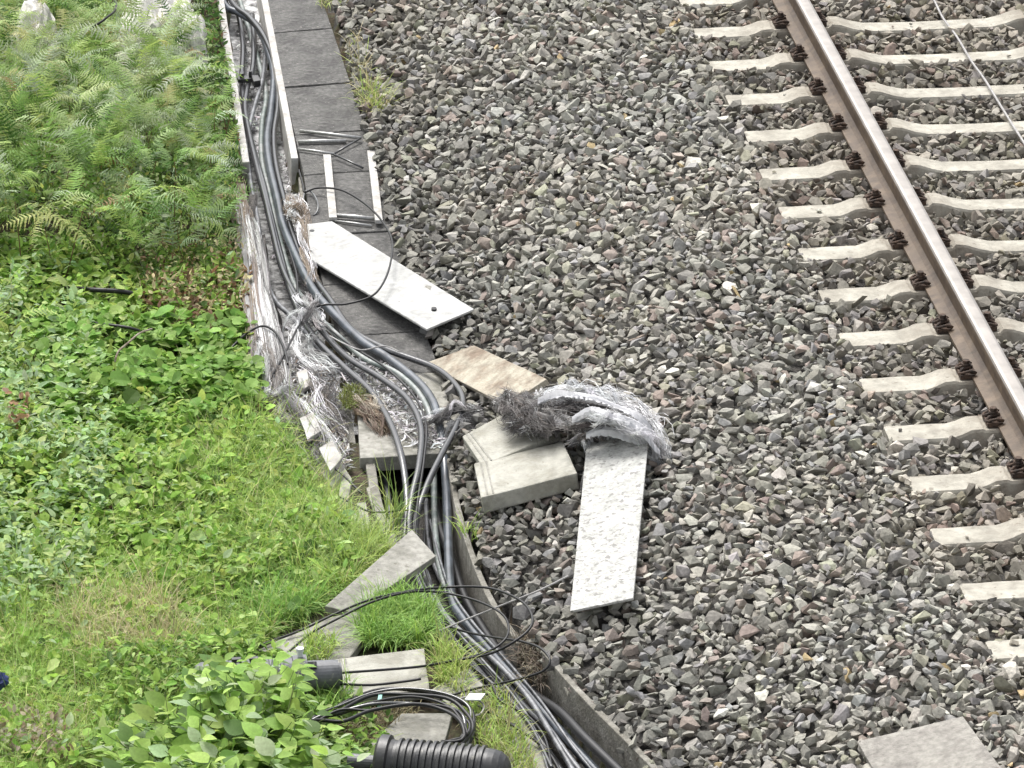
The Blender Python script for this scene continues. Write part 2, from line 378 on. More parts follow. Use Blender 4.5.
# ------------------------------------------------------------------ rails
def rail(lat, label):
    half = [(.075,0),(.075,.011),(.03,.024),(.0085,.04),(.0085,.118),(.016,.128),(.034,.134),(.036,.142),(.036,.160),(.031,.168),(.020,.1715),(0,.172)]
    prof = half+[(-x, z) for x, z in half[-2::-1]]
    zs = .034; V = []; F = []; mi = []
    vs = np.concatenate([np.arange(V0-11, V0+16, .6)]); k = len(prof)
    for v in vs:
        for x, z in prof:
            q = (U0+lat+x*1.12-.012)*NH+v*TH; V.append((q[0], q[1], zs+z*1.13))
    for i in range(len(vs)-1):
        for j in range(k):
            F.append([i*k+j, (i+1)*k+j, (i+1)*k+(j+1) % k, i*k+(j+1) % k])
            mi.append(1 if (j < k-1 and min(prof[j][1], prof[j+1][1]) >= .16) else 0)
    F.append(list(range(k))); F.append([len(V)-1-j for j in range(k)]); mi += [0, 0]
    o = mesh_np('steel_rail', V, F, None, mats=[M['rail_side'], M['rail_top']], mi=mi); tag(o, label, 'rail')
    bm = bmesh.new(); bm.from_mesh(o.data); bmesh.ops.recalc_face_normals(bm, faces=bm.faces); bm.to_mesh(o.data); bm.free()
    return o
rail(LREF, 'rusty brown steel rail with bright worn head crossing the photo top right')
rail(SL-LREF, 'far steel rail of the same track beyond the right edge of the photo')
# ------------------------------------------------------------------ ballast stones: dropped one by one on a height map
STV = []
for i in range(56):
    while True:
        n = random.randint(8, 13); pts = rng.normal(size=(n, 3)); pts /= np.linalg.norm(pts, axis=1)[:, None]
        pts *= rng.uniform(.82, 1.1, (n, 1))
        ax = np.array([1, rng.uniform(.58,.92), rng.uniform(.36,.68)]); pts = pts*ax
        bm = bmesh.new(); [bm.verts.new(p) for p in pts]; bmesh.ops.convex_hull(bm, input=bm.verts)
        vs = [v for v in bm.verts if v.link_faces]; ok = len(vs) >= 7
        idx = {v: q for q, v in enumerate(vs)}
        tv = np.array([v.co[:] for v in vs]); tf = np.array([[idx[v] for v in f.verts] for f in bm.faces]); bm.free()
        if ok: break
    STV.append((tv-tv.mean(0), tf, ax))
CELL = .006; x0, x1, y0, y1 = -2.1, 3.2, 17.2, 30.2
HX = np.arange(x0, x1, CELL); HY = np.arange(y0, y1, CELL); hx, hy = np.meshgrid(HX, HY)
HM = base_ballast(hx, hy)-.045+.014*(vnoise(hx, hy, 7, 2)-.5)+.03*(vnoise(hx, hy, 1.7, 12)-.5)
hr = inpoly(hx, hy, RIGHT)
# sleepers keep the stones out of their own tops
for k, l in sw.items():
    lx, ly = hx-l[0], hy-l[1]; a = lx*math.cos(YAW)+ly*math.sin(YAW); b = -lx*math.sin(YAW)+ly*math.cos(YAW)
    m_ = (a > 0.0) & (a < SL) & (np.abs(b) < .1); HM[m_] = 5
uu = hx*NH[0]+hy*NH[1]-U0
HM[(np.abs(uu-LREF) < .10)] = np.maximum(HM[(np.abs(uu-LREF) < .10)], -.05)
area = (x1-x0)*(y1-y0)
N = 110000
sx = rng.uniform(x0+.1, x1-.1, N); sy = rng.uniform(y0+.1, y1-.1, N)
ppx, ppy = topx(sx, sy, np.full(N, -.1))
su = sx*NH[0]+sy*NH[1]-U0
ok = inpoly(sx, sy, RIGHT) & (ppx < 1100) & (ppx > 240) & (ppy > -60) & (ppy < 830)
sx, sy, su = sx[ok], sy[ok], su[ok]; N = len(sx)
print('stones tried', N)
size = np.exp(rng.normal(math.log(.031), .32, N)).clip(.013, .06)
order = np.argsort(-size+rng.normal(0, .012, N)); sx, sy, su, size = sx[order], sy[order], su[order], size[order]
var = rng.integers(0, len(STV), N); yaw = rng.uniform(0, 2*math.pi, N)
keep = []; zz = np.zeros(N); tx = np.zeros(N); ty = np.zeros(N)
lim = base_ballast(sx, sy)
SLpad = [tuple(P(*p)[:2]) for p in ()] or [tuple(T(*p)[:2]) for p in ((861,743),(960,720),(999,775),(890,800))]
padm = inpoly(sx, sy, SLpad)
for i in range(N):
    if padm[i]: continue
    tv, tf, ax = STV[var[i]]; s = size[i]; r = int(s/CELL)+1
    ci = int((sx[i]-x0)/CELL); cj = int((sy[i]-y0)/CELL)
    w = HM[cj-r:cj+r+1, ci-r:ci+r+1]
    if w.shape != (2*r+1, 2*r+1): continue
    g_ = np.arange(-r, r+1)*CELL; a, b = np.meshgrid(g_, g_); c, sn = math.cos(yaw[i]), math.sin(yaw[i])
    la = (a*c+b*sn)/(s*ax[0]); lb = (-a*sn+b*c)/(s*ax[1]); q = la*la+lb*lb; inn = q < .95
    if w[r, r] > 1: continue
    ws = w[inn]
    if (ws > 1).mean() > .22: continue
    ws = np.minimum(ws, 1.)
    good = ws < .5
    dep = s*ax[2]*np.sqrt(1-q[inn])
    z = np.percentile((ws+dep)[good], 74)
    if z > lim[i]+.035: 
        continue
    A = np.stack([a[inn][good], b[inn][good], np.ones(good.sum())], 1)
    try: cf = np.linalg.lstsq(A, ws[good], rcond=None)[0]
    except Exception: cf = (0, 0, 0)
    tx[i] = np.clip(cf[0], -.8, .8); ty[i] = np.clip(cf[1], -.8, .8)
    zz[i] = z; keep.append(i)
    top = z+dep*.86
    cur = w[inn]; cur2 = np.where(cur > 1, cur, np.maximum(cur, top)); w[inn] = cur2
keep = np.array(keep); print('stones kept', len(keep))
stone_cols = [(.325,.318,.28),(.265,.26,.23),(.385,.378,.335),(.285,.282,.275),(.30,.255,.225),(.20,.195,.178),(.52,.51,.465),(.30,.30,.235),(.44,.35,.2)]
cw = [24, 22, 15, 13, 9, 9, 2.2, 6, .35]
cc = pick(stone_cols, N, cw, .12, .1)
brown = vnoise(sx, sy, 1.6, 4)[:, None]*.5+smooth((su+.25)/.5)[:, None]*.55
cc = cc*(1-brown*np.array([.0, .075, .14]))
cc *= (1.03-.22*smooth((su-.0)/.15))[:, None]*(0.9+.2*vnoise(sx, sy, .9, 6))[:, None]
left_dark = smooth(1-polydist(sx, sy, BLPOLY)/.7)[:, None]  # stone colour gets darker towards the left ballast edge
cc *= 1-.3*left_dark
acc = Acc(); XY = np.stack([sx, sy, zz], 1)
for vi in range(len(STV)):
    ii = keep[var[keep] == vi]
    if len(ii) == 0: continue
    n = len(ii); tv, tf, ax = STV[vi]
    R1 = rots(yaw[ii], rng.normal(0, .2, n), rng.normal(0, .2, n))
    tx_, ty_ = tx[ii], ty[ii]; nn = np.stack([-tx_, -ty_, np.ones(n)], 1); nn /= np.linalg.norm(nn, axis=1)[:, None]
    e1 = np.stack([np.ones(n), np.zeros(n), tx_], 1); e1 /= np.linalg.norm(e1, axis=1)[:, None]; e2 = np.cross(nn, e1)
    R2 = np.stack([e1, e2, nn], -1)
    acc.add(*instance(tv, tf, R2@R1, size[ii], XY[ii], cc[ii]))
# a few strays lying on the sleepers
for k in range(26):
    i = int(keep[rng.integers(len(keep))]); kk = random.choice(list(sw)); l = sw[kk]; a = random.uniform(.03, .40) if random.random() < .5 else random.uniform(.95, 2.2); b = random.uniform(-.06, .06)
    tv, tf, ax = STV[var[i]]; s_ = random.uniform(.014, .026)
    acc.add(*instance(tv, tf, rots(np.array([random.uniform(0, 6)]), np.zeros(1), np.zeros(1)), np.array([s_]), np.array([[l[0]+a*math.cos(YAW)-b*math.sin(YAW), l[1]+a*math.sin(YAW)+b*math.cos(YAW), .004+s_*ax[2]*.75]]), cc[i:i+1]))
bo = acc.build('ballast_stones', M['stone'], origin=np.zeros(3)); tag(bo, 'bed of angular grey and brownish track ballast stones', 'ballast', kind='stuff')
# height of the stone surface, to rest things on it
def stone_top(x, y, r=.04):
    ci = int((x-x0)/CELL); cj = int((y-y0)/CELL); q = int(r/CELL); w = HM[max(0,cj-q):cj+q+1, max(0,ci-q):ci+q+1]; w = w[w < 1]
    return float(np.percentile(w, 92)) if w.size else B
def S(px, py, dz=0):
    z = -.1
    for _ in range(6): p = P(px, py, z); z = stone_top(p[0], p[1])+dz
    return P(px, py, z)
# ------------------------------------------------------------------ walkway slabs (lids of the buried trough)
SLJ = [(-75,  236, 300), (-20, 262, 314), (31, 272.5, 332), (85, 283, 350), (133, 294, 366), (173, 303, 379), (233, 311, 397), (283, 322, 411), (334, 340, 425), (375, 352, 441), (455, 362, 462)]
names = ['dark grey lid slab at the top edge between trough and grass tuft','dark grey lid slab just left of the yellow grass tuft','dark grey lid slab with its lower end under the thin steel rods','short dark lid slab under the pale battens','dark lid slab under the top of the bright white lid','dark lid slab in shade right below the middle of the white lid','dark lid slab showing below the long white lid','last flat dark lid slab beside the brownish tipped lid','fibre strewn lid slab with broken front edge above the open trough']
labs = ['dark lid slab beyond the photo top edge']+names
for i in range(len(SLJ)-1):
    ya, la, ra = SLJ[i]; yb, lb, rb = SLJ[i+1]; g_ = .35; sl = -4
    z = B+.005*(i*7 % 3)
    cs = [P(la+1, ya+g_+2, z), P(ra, ya+g_-3, z), P(rb, yb-g_-3, z), P(lb+1, yb-g_+2, z)]
    if i == len(SLJ)-2: cs = [P(356, 376, z+.01), P(441, 372, z+.01), P(463, 452, z+.0), P(360, 458, z+.01)]
    m_ = M['dark_slab'] if i < len(SLJ)-2 else M['grey_slab']
    slab('lid_slab', cs, .055 if i < len(SLJ)-2 else .075, m_, labs[i], 'slab', 'lid slabs along the cable trough', bevel=.006)
# ------------------------------------------------------------------ upper open trough
TG = thing('cable_trough', 'open concrete cable trough with white rims holding cables, top left', 'cable trough', P(255, 80, B-.25))
V, F = wall_strip([(211,-60),(220.5,0),(246,164)], B+.012, .30, .04); o = mesh_np('side_wall', V, F, M['trough_white'], parent=TG); soften(o, .006, 0, 0)
V, F = wall_strip([(253,-60),(264.5,0),(294.8,160)], B+.012, .30, .04); o = mesh_np('side_wall', V, F, M['trough_white'], parent=TG); soften(o, .006, 0, 0)
V, F = wall_strip([(238,-60),(247,10),(256,60),(268,120),(278,190),(296,260),(320,330),(350,400)], B-.19, .06, .34); mesh_np('floor', V, F, M['trough_floor'], parent=TG)
T2 = thing('cable_trough', 'weathered brown lower section of cable trough half buried in frayed fibre', 'cable trough', P(270, 250, B-.25))
V, F = wall_strip([(240,180),(249,230),(259,290),(270,340),(283,392)], B-.02, .28, .05); o = mesh_np('side_wall', V, F, M['trough_grey'], parent=T2); soften(o, .006, 1, .004)
V, F = wall_strip([(300,172),(307,225),(318,270),(336,320)], B-.03, .22, .022); o = mesh_np('side_wall', V, F, M['trough_grey'], parent=T2); soften(o, .004, 1, .003)
T3 = thing('cable_trough', 'open grey concrete trough with loose cables running to the bottom edge', 'cable trough', P(500, 640, B-.25))
V, F = wall_strip([(449,455),(462,520),(488,590),(520,640)], B-.015, .28, .028); o = mesh_np('side_wall', V, F, M['trough_grey'], parent=T3); soften(o, .005, 1, .002)
V, F = wall_strip([(545,664),(580,704),(641,766),(700,825)], B+.06, .34, .03); o = mesh_np('side_wall', V, F, M['trough_grey'], parent=T3); soften(o, .005, 1, .002)
V, F = wall_strip([(366,430),(378,500),(402,560),(438,622),(487,700),(560,785),(610,840)], B-.02, .28, .045); o = mesh_np('side_wall', V, F, M['trough_grey'], parent=T3); soften(o, .006, 1, .003)
V, F = wall_strip([(405,430),(418,520),(446,590),(492,660),(540,712),(596,768),(660,840)], B-.24, .05, .42); mesh_np('floor', V, F, M['ballast_base'], parent=T3)
# ------------------------------------------------------------------ thick cables
zi = -.12
CB = [
 ([(214,-40,zi),(224,3,-.06),(239,13,-.05),(256,25,-.05),(268,50,-.06),(274,76,-.08),(271,111,-.09),(267,138,-.08),(269,164,-.06),(277,199,-.03),(283,225,.0),(297,259,.02),(314,291,.035),(335,315,.04),(362,341,.05),(388,358,.05),(417,381,.05),(433,402,.045),(439,424,.03),(443,446,.0),(446,480,-.06),(448,530,-.08),(451,593,-.08),(463,619,-.07),(498,660,-.06),(527,692,-.06),(552,722,-.06),(600,775,-.07),(650,830,-.07)], .0215, 'cable_blue', 'thickest bluish grey cable curving from trough over the slabs into lower trough'),
 ([(213,-40,-.12),(232,2,-.04),(250,18,-.03),(266,40,-.03),(276,70,-.05),(278,105,-.07),(274,135,-.09),(276,165,-.07),(284,200,-.05),(292,232,-.02),(306,266,.0),(330,300,.04),(352,330,.05),(388,350,.06),(435,368,.07),(457,387,.08),(463,404,.08),(456,427,.07),(441,456,.05),(426,488,.01),(416,522,-.05),(419,556,-.1),(436,600,-.1),(470,650,-.1),(520,712,-.1),(560,768,-.12),(600,820,-.12)], .0165, 'cable', 'dark cable bulging furthest right in a loop beside the brownish lid'),
 ([(238,10,-.13),(243,44,-.12),(242,73,-.12),(243,97,-.12),(248,129,-.1),(256,164,-.07),(265,199,-.04),(271,225,-.02),(282,268,.01),(297,298,.03),(317,325,.04),(347,357,.06),(382,379,.07),(408,400,.08),(421,428,.07),(419,465,.04),(412,497,-.01),(409,527,-.06),(411,560,-.1),(428,602,-.1),(458,646,-.09),(503,700,-.09),(548,755,-.1),(600,815,-.1)], .0165, 'cable', 'middle of the three dark cables diving together into the lower trough'),
 ([(252,15,-.14),(254,40,-.12),(253,67,-.12),(247,90,-.11),(245,112,-.11),(252,145,-.1),(262,180,-.06),(268,205,-.04),(278,245,-.02),(290,290,.02),(303,320,.03),(318,342,.04),(345,368,.05),(370,391,.06),(388,419,.07),(400,451,.06),(406,486,.0),(407,516,-.06),(404,560,-.12),(418,606,-.1),(444,640,-.08),(484,690,-.08),(530,745,-.09),(590,815,-.1)], .0175, 'cable', 'leftmost dark cable hanging over the broken slab edge'),
 ([(268,20,-.14),(265,60,-.12),(262,82,-.11),(255,105,-.12),(250,125,-.13),(247,150,-.11),(250,180,-.05),(257,218,-.02),(264,262,.0),(273,297,.02),(296,321,.03),(320,350,.02),(345,377,.0),(358,398,-.02),(366,430,-.1),(385,480,-.14),(395,540,-.16),(420,600,-.14),(470,670,-.13),(540,760,-.14)], .0135, 'cable_dusty', 'dusty pale grey cable running along the left trough wall'),
 ([(230,-30,-.14),(246,20,-.13),(258,60,-.14),(266,95,-.14),(262,125,-.13),(262,160,-.1),(270,195,-.07),(280,240,-.05),(294,284,-.02),(312,310,.01),(340,338,.03),(366,360,.03),(395,372,.04),(418,392,.035),(430,415,.02),(434,440,-.04),(434,480,-.1),(436,540,-.13),(447,590,-.12),(480,645,-.11),(540,710,-.12),(590,768,-.13)], .0155, 'cable_green', 'greenish grey cable lying on white shredded fibre'),
 ([(420,560,-.14),(427,575,-.1),(432,590,-.06),(445,615,-.03),(470,640,-.02),(500,666,-.02),(530,700,-.03),(556,742,-.04),(575,775,-.05),(600,830,-.05)], .013, 'cable_dusty', 'pale cable in the lower trough with a bright highlight near the black closure'),
 ([(433,470,-.17),(438,520,-.15),(452,560,-.15),(466,600,-.14),(494,645,-.12),(530,690,-.08),(560,712,-.02),(585,738,.0),(618,770,.0),(680,830,.0)], .022, 'cable_black', 'thick black pipe lying along the trough wall at the bottom edge'),
 ([(426,500,-.18),(430,550,-.17),(446,590,-.17),(470,630,-.15),(500,672,-.12),(524,705,-.08),(550,730,-.05),(578,768,-.06),(640,840,-.06)], .012, 'cable_dusty', 'thin pale cable beside the thick black pipe near the bottom edge'),
]
for pts, r, m_, lab in CB: cable('thick_cable', pts, r, M[m_], lab, 'cable', 'cables in the trough')
# thin black / grey cables
TB = [
 ([(299,170,-.02),(303,185,.01),(305,192,.03),(317,188,.05),(341,190,.07),(364,203,.08),(382,221,.12),(392,241,.15),(390,265,.17),(382,285,.17),(370,297,.16),(346,304,.13),(323,305,.11),(308,312,.09),(297,329,.08),(285,353,.06),(270,379,.04),(262,392,.02)], .0058, 'cable_black', 'thin black cable in a wide loop over the white lid'),
 ([(303,205,.0),(304,195,.02),(308,190,.03),(314,195,.04),(318,204,.04),(317,212,.02),(313,216,.01)], .005, 'cable_dusty', 'short grey cable hook beside the top corner of the white lid'),
 ([(220,365,-.02),(227,354,.02),(236,343,.05),(250,331,.07),(264,326,.08),(276,333,.08),(284,348,.07),(288,364,.05)], .0062, 'cable_black', 'black cable arching out of the leaves over the frayed fibre'),
 ([(258,646,.02),(299,631,.04),(337,613,.08),(372,599,.11),(410,591,.12),(451,587,.11),(489,588,.15),(518,599,.20),(531,613,.21),(530,628,.20),(512,643,.16),(489,654,.10),(457,660,.06),(416,667,.07),(340,673,.09)], .0058, 'cable_black', 'outer of two thin black cables looping right below the leaning lid'),
 ([(284,656,.03),(310,634,.05),(337,619,.08),(372,602,.12),(410,592,.13),(445,593,.10),(480,602,.12),(504,616,.15),(508,634,.15),(495,648,.12),(471,657,.07),(440,664,.02)], .0055, 'cable_black', 'inner thin black cable loop below the leaning lid'),
 ([(420,606,.03),(430,618,.02),(463,631,.02),(498,638,.12),(520,641,.17),(540,648,.20),(550,660,.19),(543,671,.15),(515,680,.09),(487,686,.04),(463,692,.05),(440,699,.03)], .0055, 'cable_black', 'thin dark cable curling furthest right onto the ballast above the trough wall'),
 ([(340,684,.09),(370,685,.07),(400,682,.08),(421,679,.09)], .006, 'cable_black', 'short black cable tail leaving the grey closure across the pale block'),
 ([(439,631,.06),(470,618,.06),(505,604,.13),(540,590,.19),(568,576,.2)], .0042, 'wire', 'straight thin grey rod across the cables pointing up right'),
 ([(414,555,.02),(410,580,.0),(416,605,-.02),(430,640,-.02),(455,690,.0),(490,712,.03),(520,730,.03),(548,752,.0),(570,790,-.02)], .0075, 'cable_black', 'medium black cable emerging under the leaning lid'),
 ([(410,573,.02),(420,590,.0),(424,612,-.01),(438,636,.0),(470,665,.01),(505,695,.01),(530,725,.01),(552,768,.0)], .009, 'cable', 'medium grey cable crossing the small tilted slab beneath the looping cables'),
 ([(404,505,-.1),(412,545,-.06),(422,580,-.02),(446,618,.0),(478,655,.01),(512,694,.01),(534,728,.0),(548,770,.0)], .006, 'cable_dusty', 'thin pale cable uppermost in the bundle below the leaning lid'),
 ([(430,520,-.14),(440,560,-.1),(452,592,-.06),(474,624,-.04),(506,660,-.03),(540,700,-.03),(572,745,-.04),(596,775,-.05)], .007, 'cable_dusty', 'thin pale cable furthest right in the bundle along the trough wall'),
 ([(424,530,-.13),(426,570,-.08),(440,606,-.03),(452,640,-.0),(486,668,.0),(516,706,.0),(540,745,-.02),(556,775,-.03)], .006, 'cable_black', 'thin black cable woven through the bundle left of the thickest cable'),
 ([(286,240,.0),(296,272,.05),(300,300,.08),(322,322,.09),(350,345,.09),(386,368,.09),(414,396,.09),(426,424,.08),(424,460,.05),(418,500,.0),(414,540,-.06)], .006, 'cable_black', 'thin black cable riding on top of the thick cables over the broken slab'),
 ([(330,336,.08),(345,344,.1),(362,350,.1),(384,346,.1),(400,352,.09)], .004, 'wire', 'short pale wire curl crossing the cables below the white lid'),
 ([(492,684,.05),(500,700,.04),(514,708,.03),(530,718,.02),(545,738,.02),(552,768,.0)], .0055, 'cable_black', 'thin cable dropping from the loops to the bottom edge'),
 ([(340,497,.03),(355,505,.03),(372,512,.03),(395,511,.02),(408,510,.0)], .005, 'cable_black', 'thin black cable stub beside the broken posts'),
 ([(326,462,.04),(342,474,.03),(356,488,.01),(362,494,.0)], .006, 'cable_black', 'short black cable among the white broken pieces'),
]
for pts, r, m_, lab in TB: cable('thin_cable', pts, r, M[m_], lab, 'cable', 'thin cables around the trough', step=.015, seg=8)
# overhead-free wire across the sleepers
w = [S(925,-14,.03), P(934,0,.03), P(943,18,.035), P(957,37,.02), P(972,62,.04), P(985,80,.03), P(999,103,.035), P(1012,124,.03), P(1024,143,.035), P(1045,180,.03)]
V, F = tube(catmull(w, .03), .007, 8); tag(mesh_np('ground_wire', V, F, M['wire'], smoothf=True), 'grey wire lying across the sleepers in the top right corner', 'wire')
# cable clamp and ties in the trough
def at(px, py, dz): return P(px, py, B+dz)
c0 = at(247,79,-.085); V, F = join([box(c0, (.055,.01,0), (-.006,.03,0), (0,0,.012)), box(c0+np.array([-.03,0,.02]), (.012,0,0), (0,.02,0), (0,0,.02)), box(c0+np.array([.055,-.04,-.0]), (.02,.01,0), (-.01,.05,0), (0,0,.02)), tube([c0+[.02,0,0], c0+[.02,0,.05]], .01, 8)])
o = mesh_np('cable_clamp', V, F, M['black_plastic']); soften(o, .003); tag(o, 'black clamp holding cables inside the white rimmed trough', 'clamp')
# ------------------------------------------------------------------ battens and rods frame
zb = B+.03
def bar(name, a, b, w_, h_, m_, label, cat, group=None, za=0., zb_=0., thing_=True):
    A = P(a[0], a[1], B+za); Bp = P(b[0], b[1], B+zb_); d = (Bp-A); l = np.linalg.norm(d); t = d/l; s = np.cross(t, [0,0,1.]); s /= np.linalg.norm(s); n = np.cross(s, t)
    V, F = box((A+Bp)/2, t*l/2, s*w_/2, n*h_/2); o = mesh_np(name, V, F, m_); soften(o, .003, 1, .0015); tag(o, label, cat, group); return o
bar('batten', (327,156), (333,219), .042, .02, M['trough_white'], 'white batten standing left, between the thin rods and the white lid', 'batten', 'white battens on the lid slabs', .03, .03)
bar('batten', (371,152), (379,222), .042, .022, M['trough_white'], 'white batten on the ballast edge right of the dark lids', 'batten', 'white battens on the lid slabs', .04, .04)
bar('shadow_gap_bar', (316,156), (319,219), .012, .02, M['dark_slab'], 'dark thin bar lying against the left white batten', 'bar', None, .02, .02) if False else None
for a, b, r, lab, za, zb_ in [
 ((300,131),(361,138),.010,'long pale metal rod, topmost of the rods across the dark lids',.02,.03),
 ((298,142),(346,141),.012,'short pale metal rod second from the top on the dark lids',.02,.02),
 ((298,149),(334,154),.008,'dark topped rod ending beside the left white batten',.02,.02),
 ((334,154),(361,138),.006,'slanting thin rod rising right to the end of the longest rod',.02,.03),
 ((333,154),(363,168),.006,'slanting thin rod falling right between the two battens',.03,.02),
 ((331,215),(378,219),.012,'pale rod joining the lower ends of the battens',.03,.03),
 ((335,221),(372,226),.007,'thin dark rod just above the top edge of the white lid',.02,.02)]:
    V, F = tube([at(*a, za), (at(*a, za)+at(*b, zb_))/2+[0,0,.002], at(*b, zb_)], r, 8); tag(mesh_np('metal_rod', V, F, M['metal'] if r > .0065 else M['cable'], smoothf=True), lab, 'rod', 'loose rods on the dark lids')
# ------------------------------------------------------------------ loose lids
q = lambda px, py, dz: P(px, py, B+dz)
WL = slab('trough_lid', [q(307,224,.05), q(332,221,.05), q(474,309,.13), q(427,329,.12), q(311,259,.055)], .013, M['white_slab'], 'bright white long lid lying diagonally across the dark slabs, ringed by a cable', 'trough lid', 'loose trough lids', bevel=.004, amp=.001)
for hx_, hy_, k in ((434,308.5,.66),(312,231,.06)):
    c = P(hx_, hy_, B+.05+(.075 if k > .5 else 0))+[0,0,.002]; th = np.arange(12)/12*6.283; V = np.stack([c[0]+.014*np.cos(th), c[1]+.02*np.sin(th), np.full(12, c[2])], 1); V2 = V-[0,0,.012]
    hv = np.vstack([V, V2]); hf = [list(range(12)), list(range(12,24))[::-1]]+[[i, i+12, (i+1) % 12+12, (i+1) % 12] for i in range(12)]
    hole = mesh_np('lifting_hole', hv, hf, M['cable_black']); mwh = hole.matrix_world.copy(); hole.parent = WL; hole.location = Vector(hole.location)-Vector(WL.location)
slab('trough_lid', [S(425,363,.05), S(474,345,.08), S(547,379,.08), S(506,405,.045)], .03, M['brown_slab'], 'brown stained lid tipped on the ballast beside the looping cable', 'trough lid', 'loose trough lids', amp=.002)
def ribbed_lid(cs, th, label, m_):
    base = np.mean(cs, 0)-[0,0,th]; t = thing('trough_lid', label, 'trough lid', base, 'loose trough lids')
    slab('plate', cs, th, m_, None, parent=t, bevel=.008, amp=.003)
    A, Bc, C, D = map(np.array, cs); n = np.cross(Bc-A, D-A); n /= np.linalg.norm(n); n = n if n[2] > 0 else -n
    for f in (.07, .13):
        for e0, e1 in ((A, Bc),):
            p = A+(Bc-A)*f; q2 = D+(C-D)*f
            d = (q2-p); l = np.linalg.norm(d); d /= l; s = np.cross(d, n)
            V, F = box((p+q2)/2+n*.0005, d*(l/2-.012), s*.004, n*.0025); mesh_np('groove_edge', V, F, M['grey_slab'], parent=t)
    return t
ribbed_lid([S(462,436,.10), S(520,404,.12), S(560,432,.12), S(482,466,.085)], .045, 'pale lid half covered by grey fibre, behind the front block lid', M['pale_slab'])
ribbed_lid([S(474,463,.08), S(563,441,.085), S(577,473,.075), S(481,498,.075)], .085, 'thick pale lid block with grooved left end, lying in front of the fibre heap', M['pale_slab'])
slab('trough_lid', [S(587,438,.07), S(648,440,.08), S(633,598,.065), S(570,611,.06)], .013, M['stipple_slab'], 'rough textured white lid pointing down the ballast, below the fibre heap', 'trough lid', 'loose trough lids', bevel=.004, amp=.001)
slab('trough_lid', [q(325,606,.05), q(412,529,.16), q(436,556,.13), q(352,612,.03)], .04, M['grey_slab'], 'weathered grey lid leaning up over the open trough end above the grass', 'trough lid', 'loose trough lids', amp=.002)
slab('trough_lid', [q(258,650,.0), q(318,620,.04), q(398,602,.03), q(372,628,.02), q(350,657,.0), q(300,664,.0)], .04, M['grey_slab'], 'flat grey lid half overgrown, left of the grass clump', 'trough lid', 'loose trough lids', amp=.002)
ribbed_lid([q(333,659,.05), q(424,648,.05), q(430,690,.02), q(342,697,.02)], .05, 'pale concrete block lid crossed by two thin cables, right of the grey closure', M['pale_slab'])
slab('trough_lid', [q(430,690,.02), q(466,668,.05), q(487,688,.03), q(458,712,.0)], .03, M['grey_slab'], 'small tilted grey lid piece under the thin cables', 'trough lid', 'loose trough lids', amp=.002)
slab('trough_lid', [q(352,760,.0), q(402,713,.03), q(452,713,.03), q(436,775,.0)], .045, M['grey_slab'], 'grey slab beneath the coil next to the black closure', 'trough lid', 'loose trough lids', amp=.002)
slab('trough_lid', [q(470,715,.0), q(515,700,.0), q(560,768,-.02), q(520,790,-.02)], .04, M['grey_slab'], 'mossy grey slab with weeds right of the black closure', 'trough lid', 'loose trough lids', amp=.002)
slab('concrete_pad', [T(857,741,.05), T(963,716,.05), T(1003,770,.045), T(892,800,.045)], .12, M['brown_slab'] if False else mat('pad', (.31,.295,.265), color2=(.235,.22,.20), var=.25, scale=8, bump=.6, bscale=110, rough=.95), 'pinkish grey concrete pad set in ballast at the bottom right', 'concrete pad', amp=.002)
# broken pieces around the open end
pc = [
 ([q(341,408,.0), q(350,406,.0), q(362,480,-.12), q(351,484,-.14)], .03, 'grey_slab', 'upright grey broken piece left of the broken slab edge'),
 ([q(360,462,-.04), q(372,462,-.04), q(376,500,-.16), q(362,500,-.16)], .05, 'trough_grey', 'greenish grey broken post under the slab edge'),
 ([q(366,488,-.02), q(375,485,-.02), q(392,528,-.06), q(382,532,-.06)], .02, 'pale_slab', 'pale slanting splinter left of the open trough'),
 ([q(357,503,-.01), q(366,502,-.01), q(374,545,-.02), q(365,548,-.02)], .02, 'pale_slab', 'pale upright splinter above the grass beside the trough'),
 ([q(312,432,-.02), q(330,436,.0), q(346,470,-.03), q(332,488,-.04), q(318,468,-.04)], .03, 'trough_white', 'white broken concrete flake above the grass'),
 ([q(332,515,-.02), q(352,508,.0), q(362,520,-.01), q(338,530,-.03)], .02, 'trough_white', 'small white flake in the grass by the splinters'),
 ([q(344,466,-.02), q(352,478,-.02), q(347,505,-.04), q(338,498,-.04)], .02, 'pale_slab', 'pale chip between the white flake and the grey post'),
 ([q(288,396,-.0), q(296,394,.0), q(306,440,-.03), q(299,444,-.03)], .02, 'trough_white', 'narrow white strip standing in grass below the frayed tuft'),
]
for cs, th, m_, lab in pc: slab('concrete_fragment', cs, th, M[m_], lab, 'fragment', 'broken concrete by the open trough', bevel=.003, amp=.004, cuts=1)
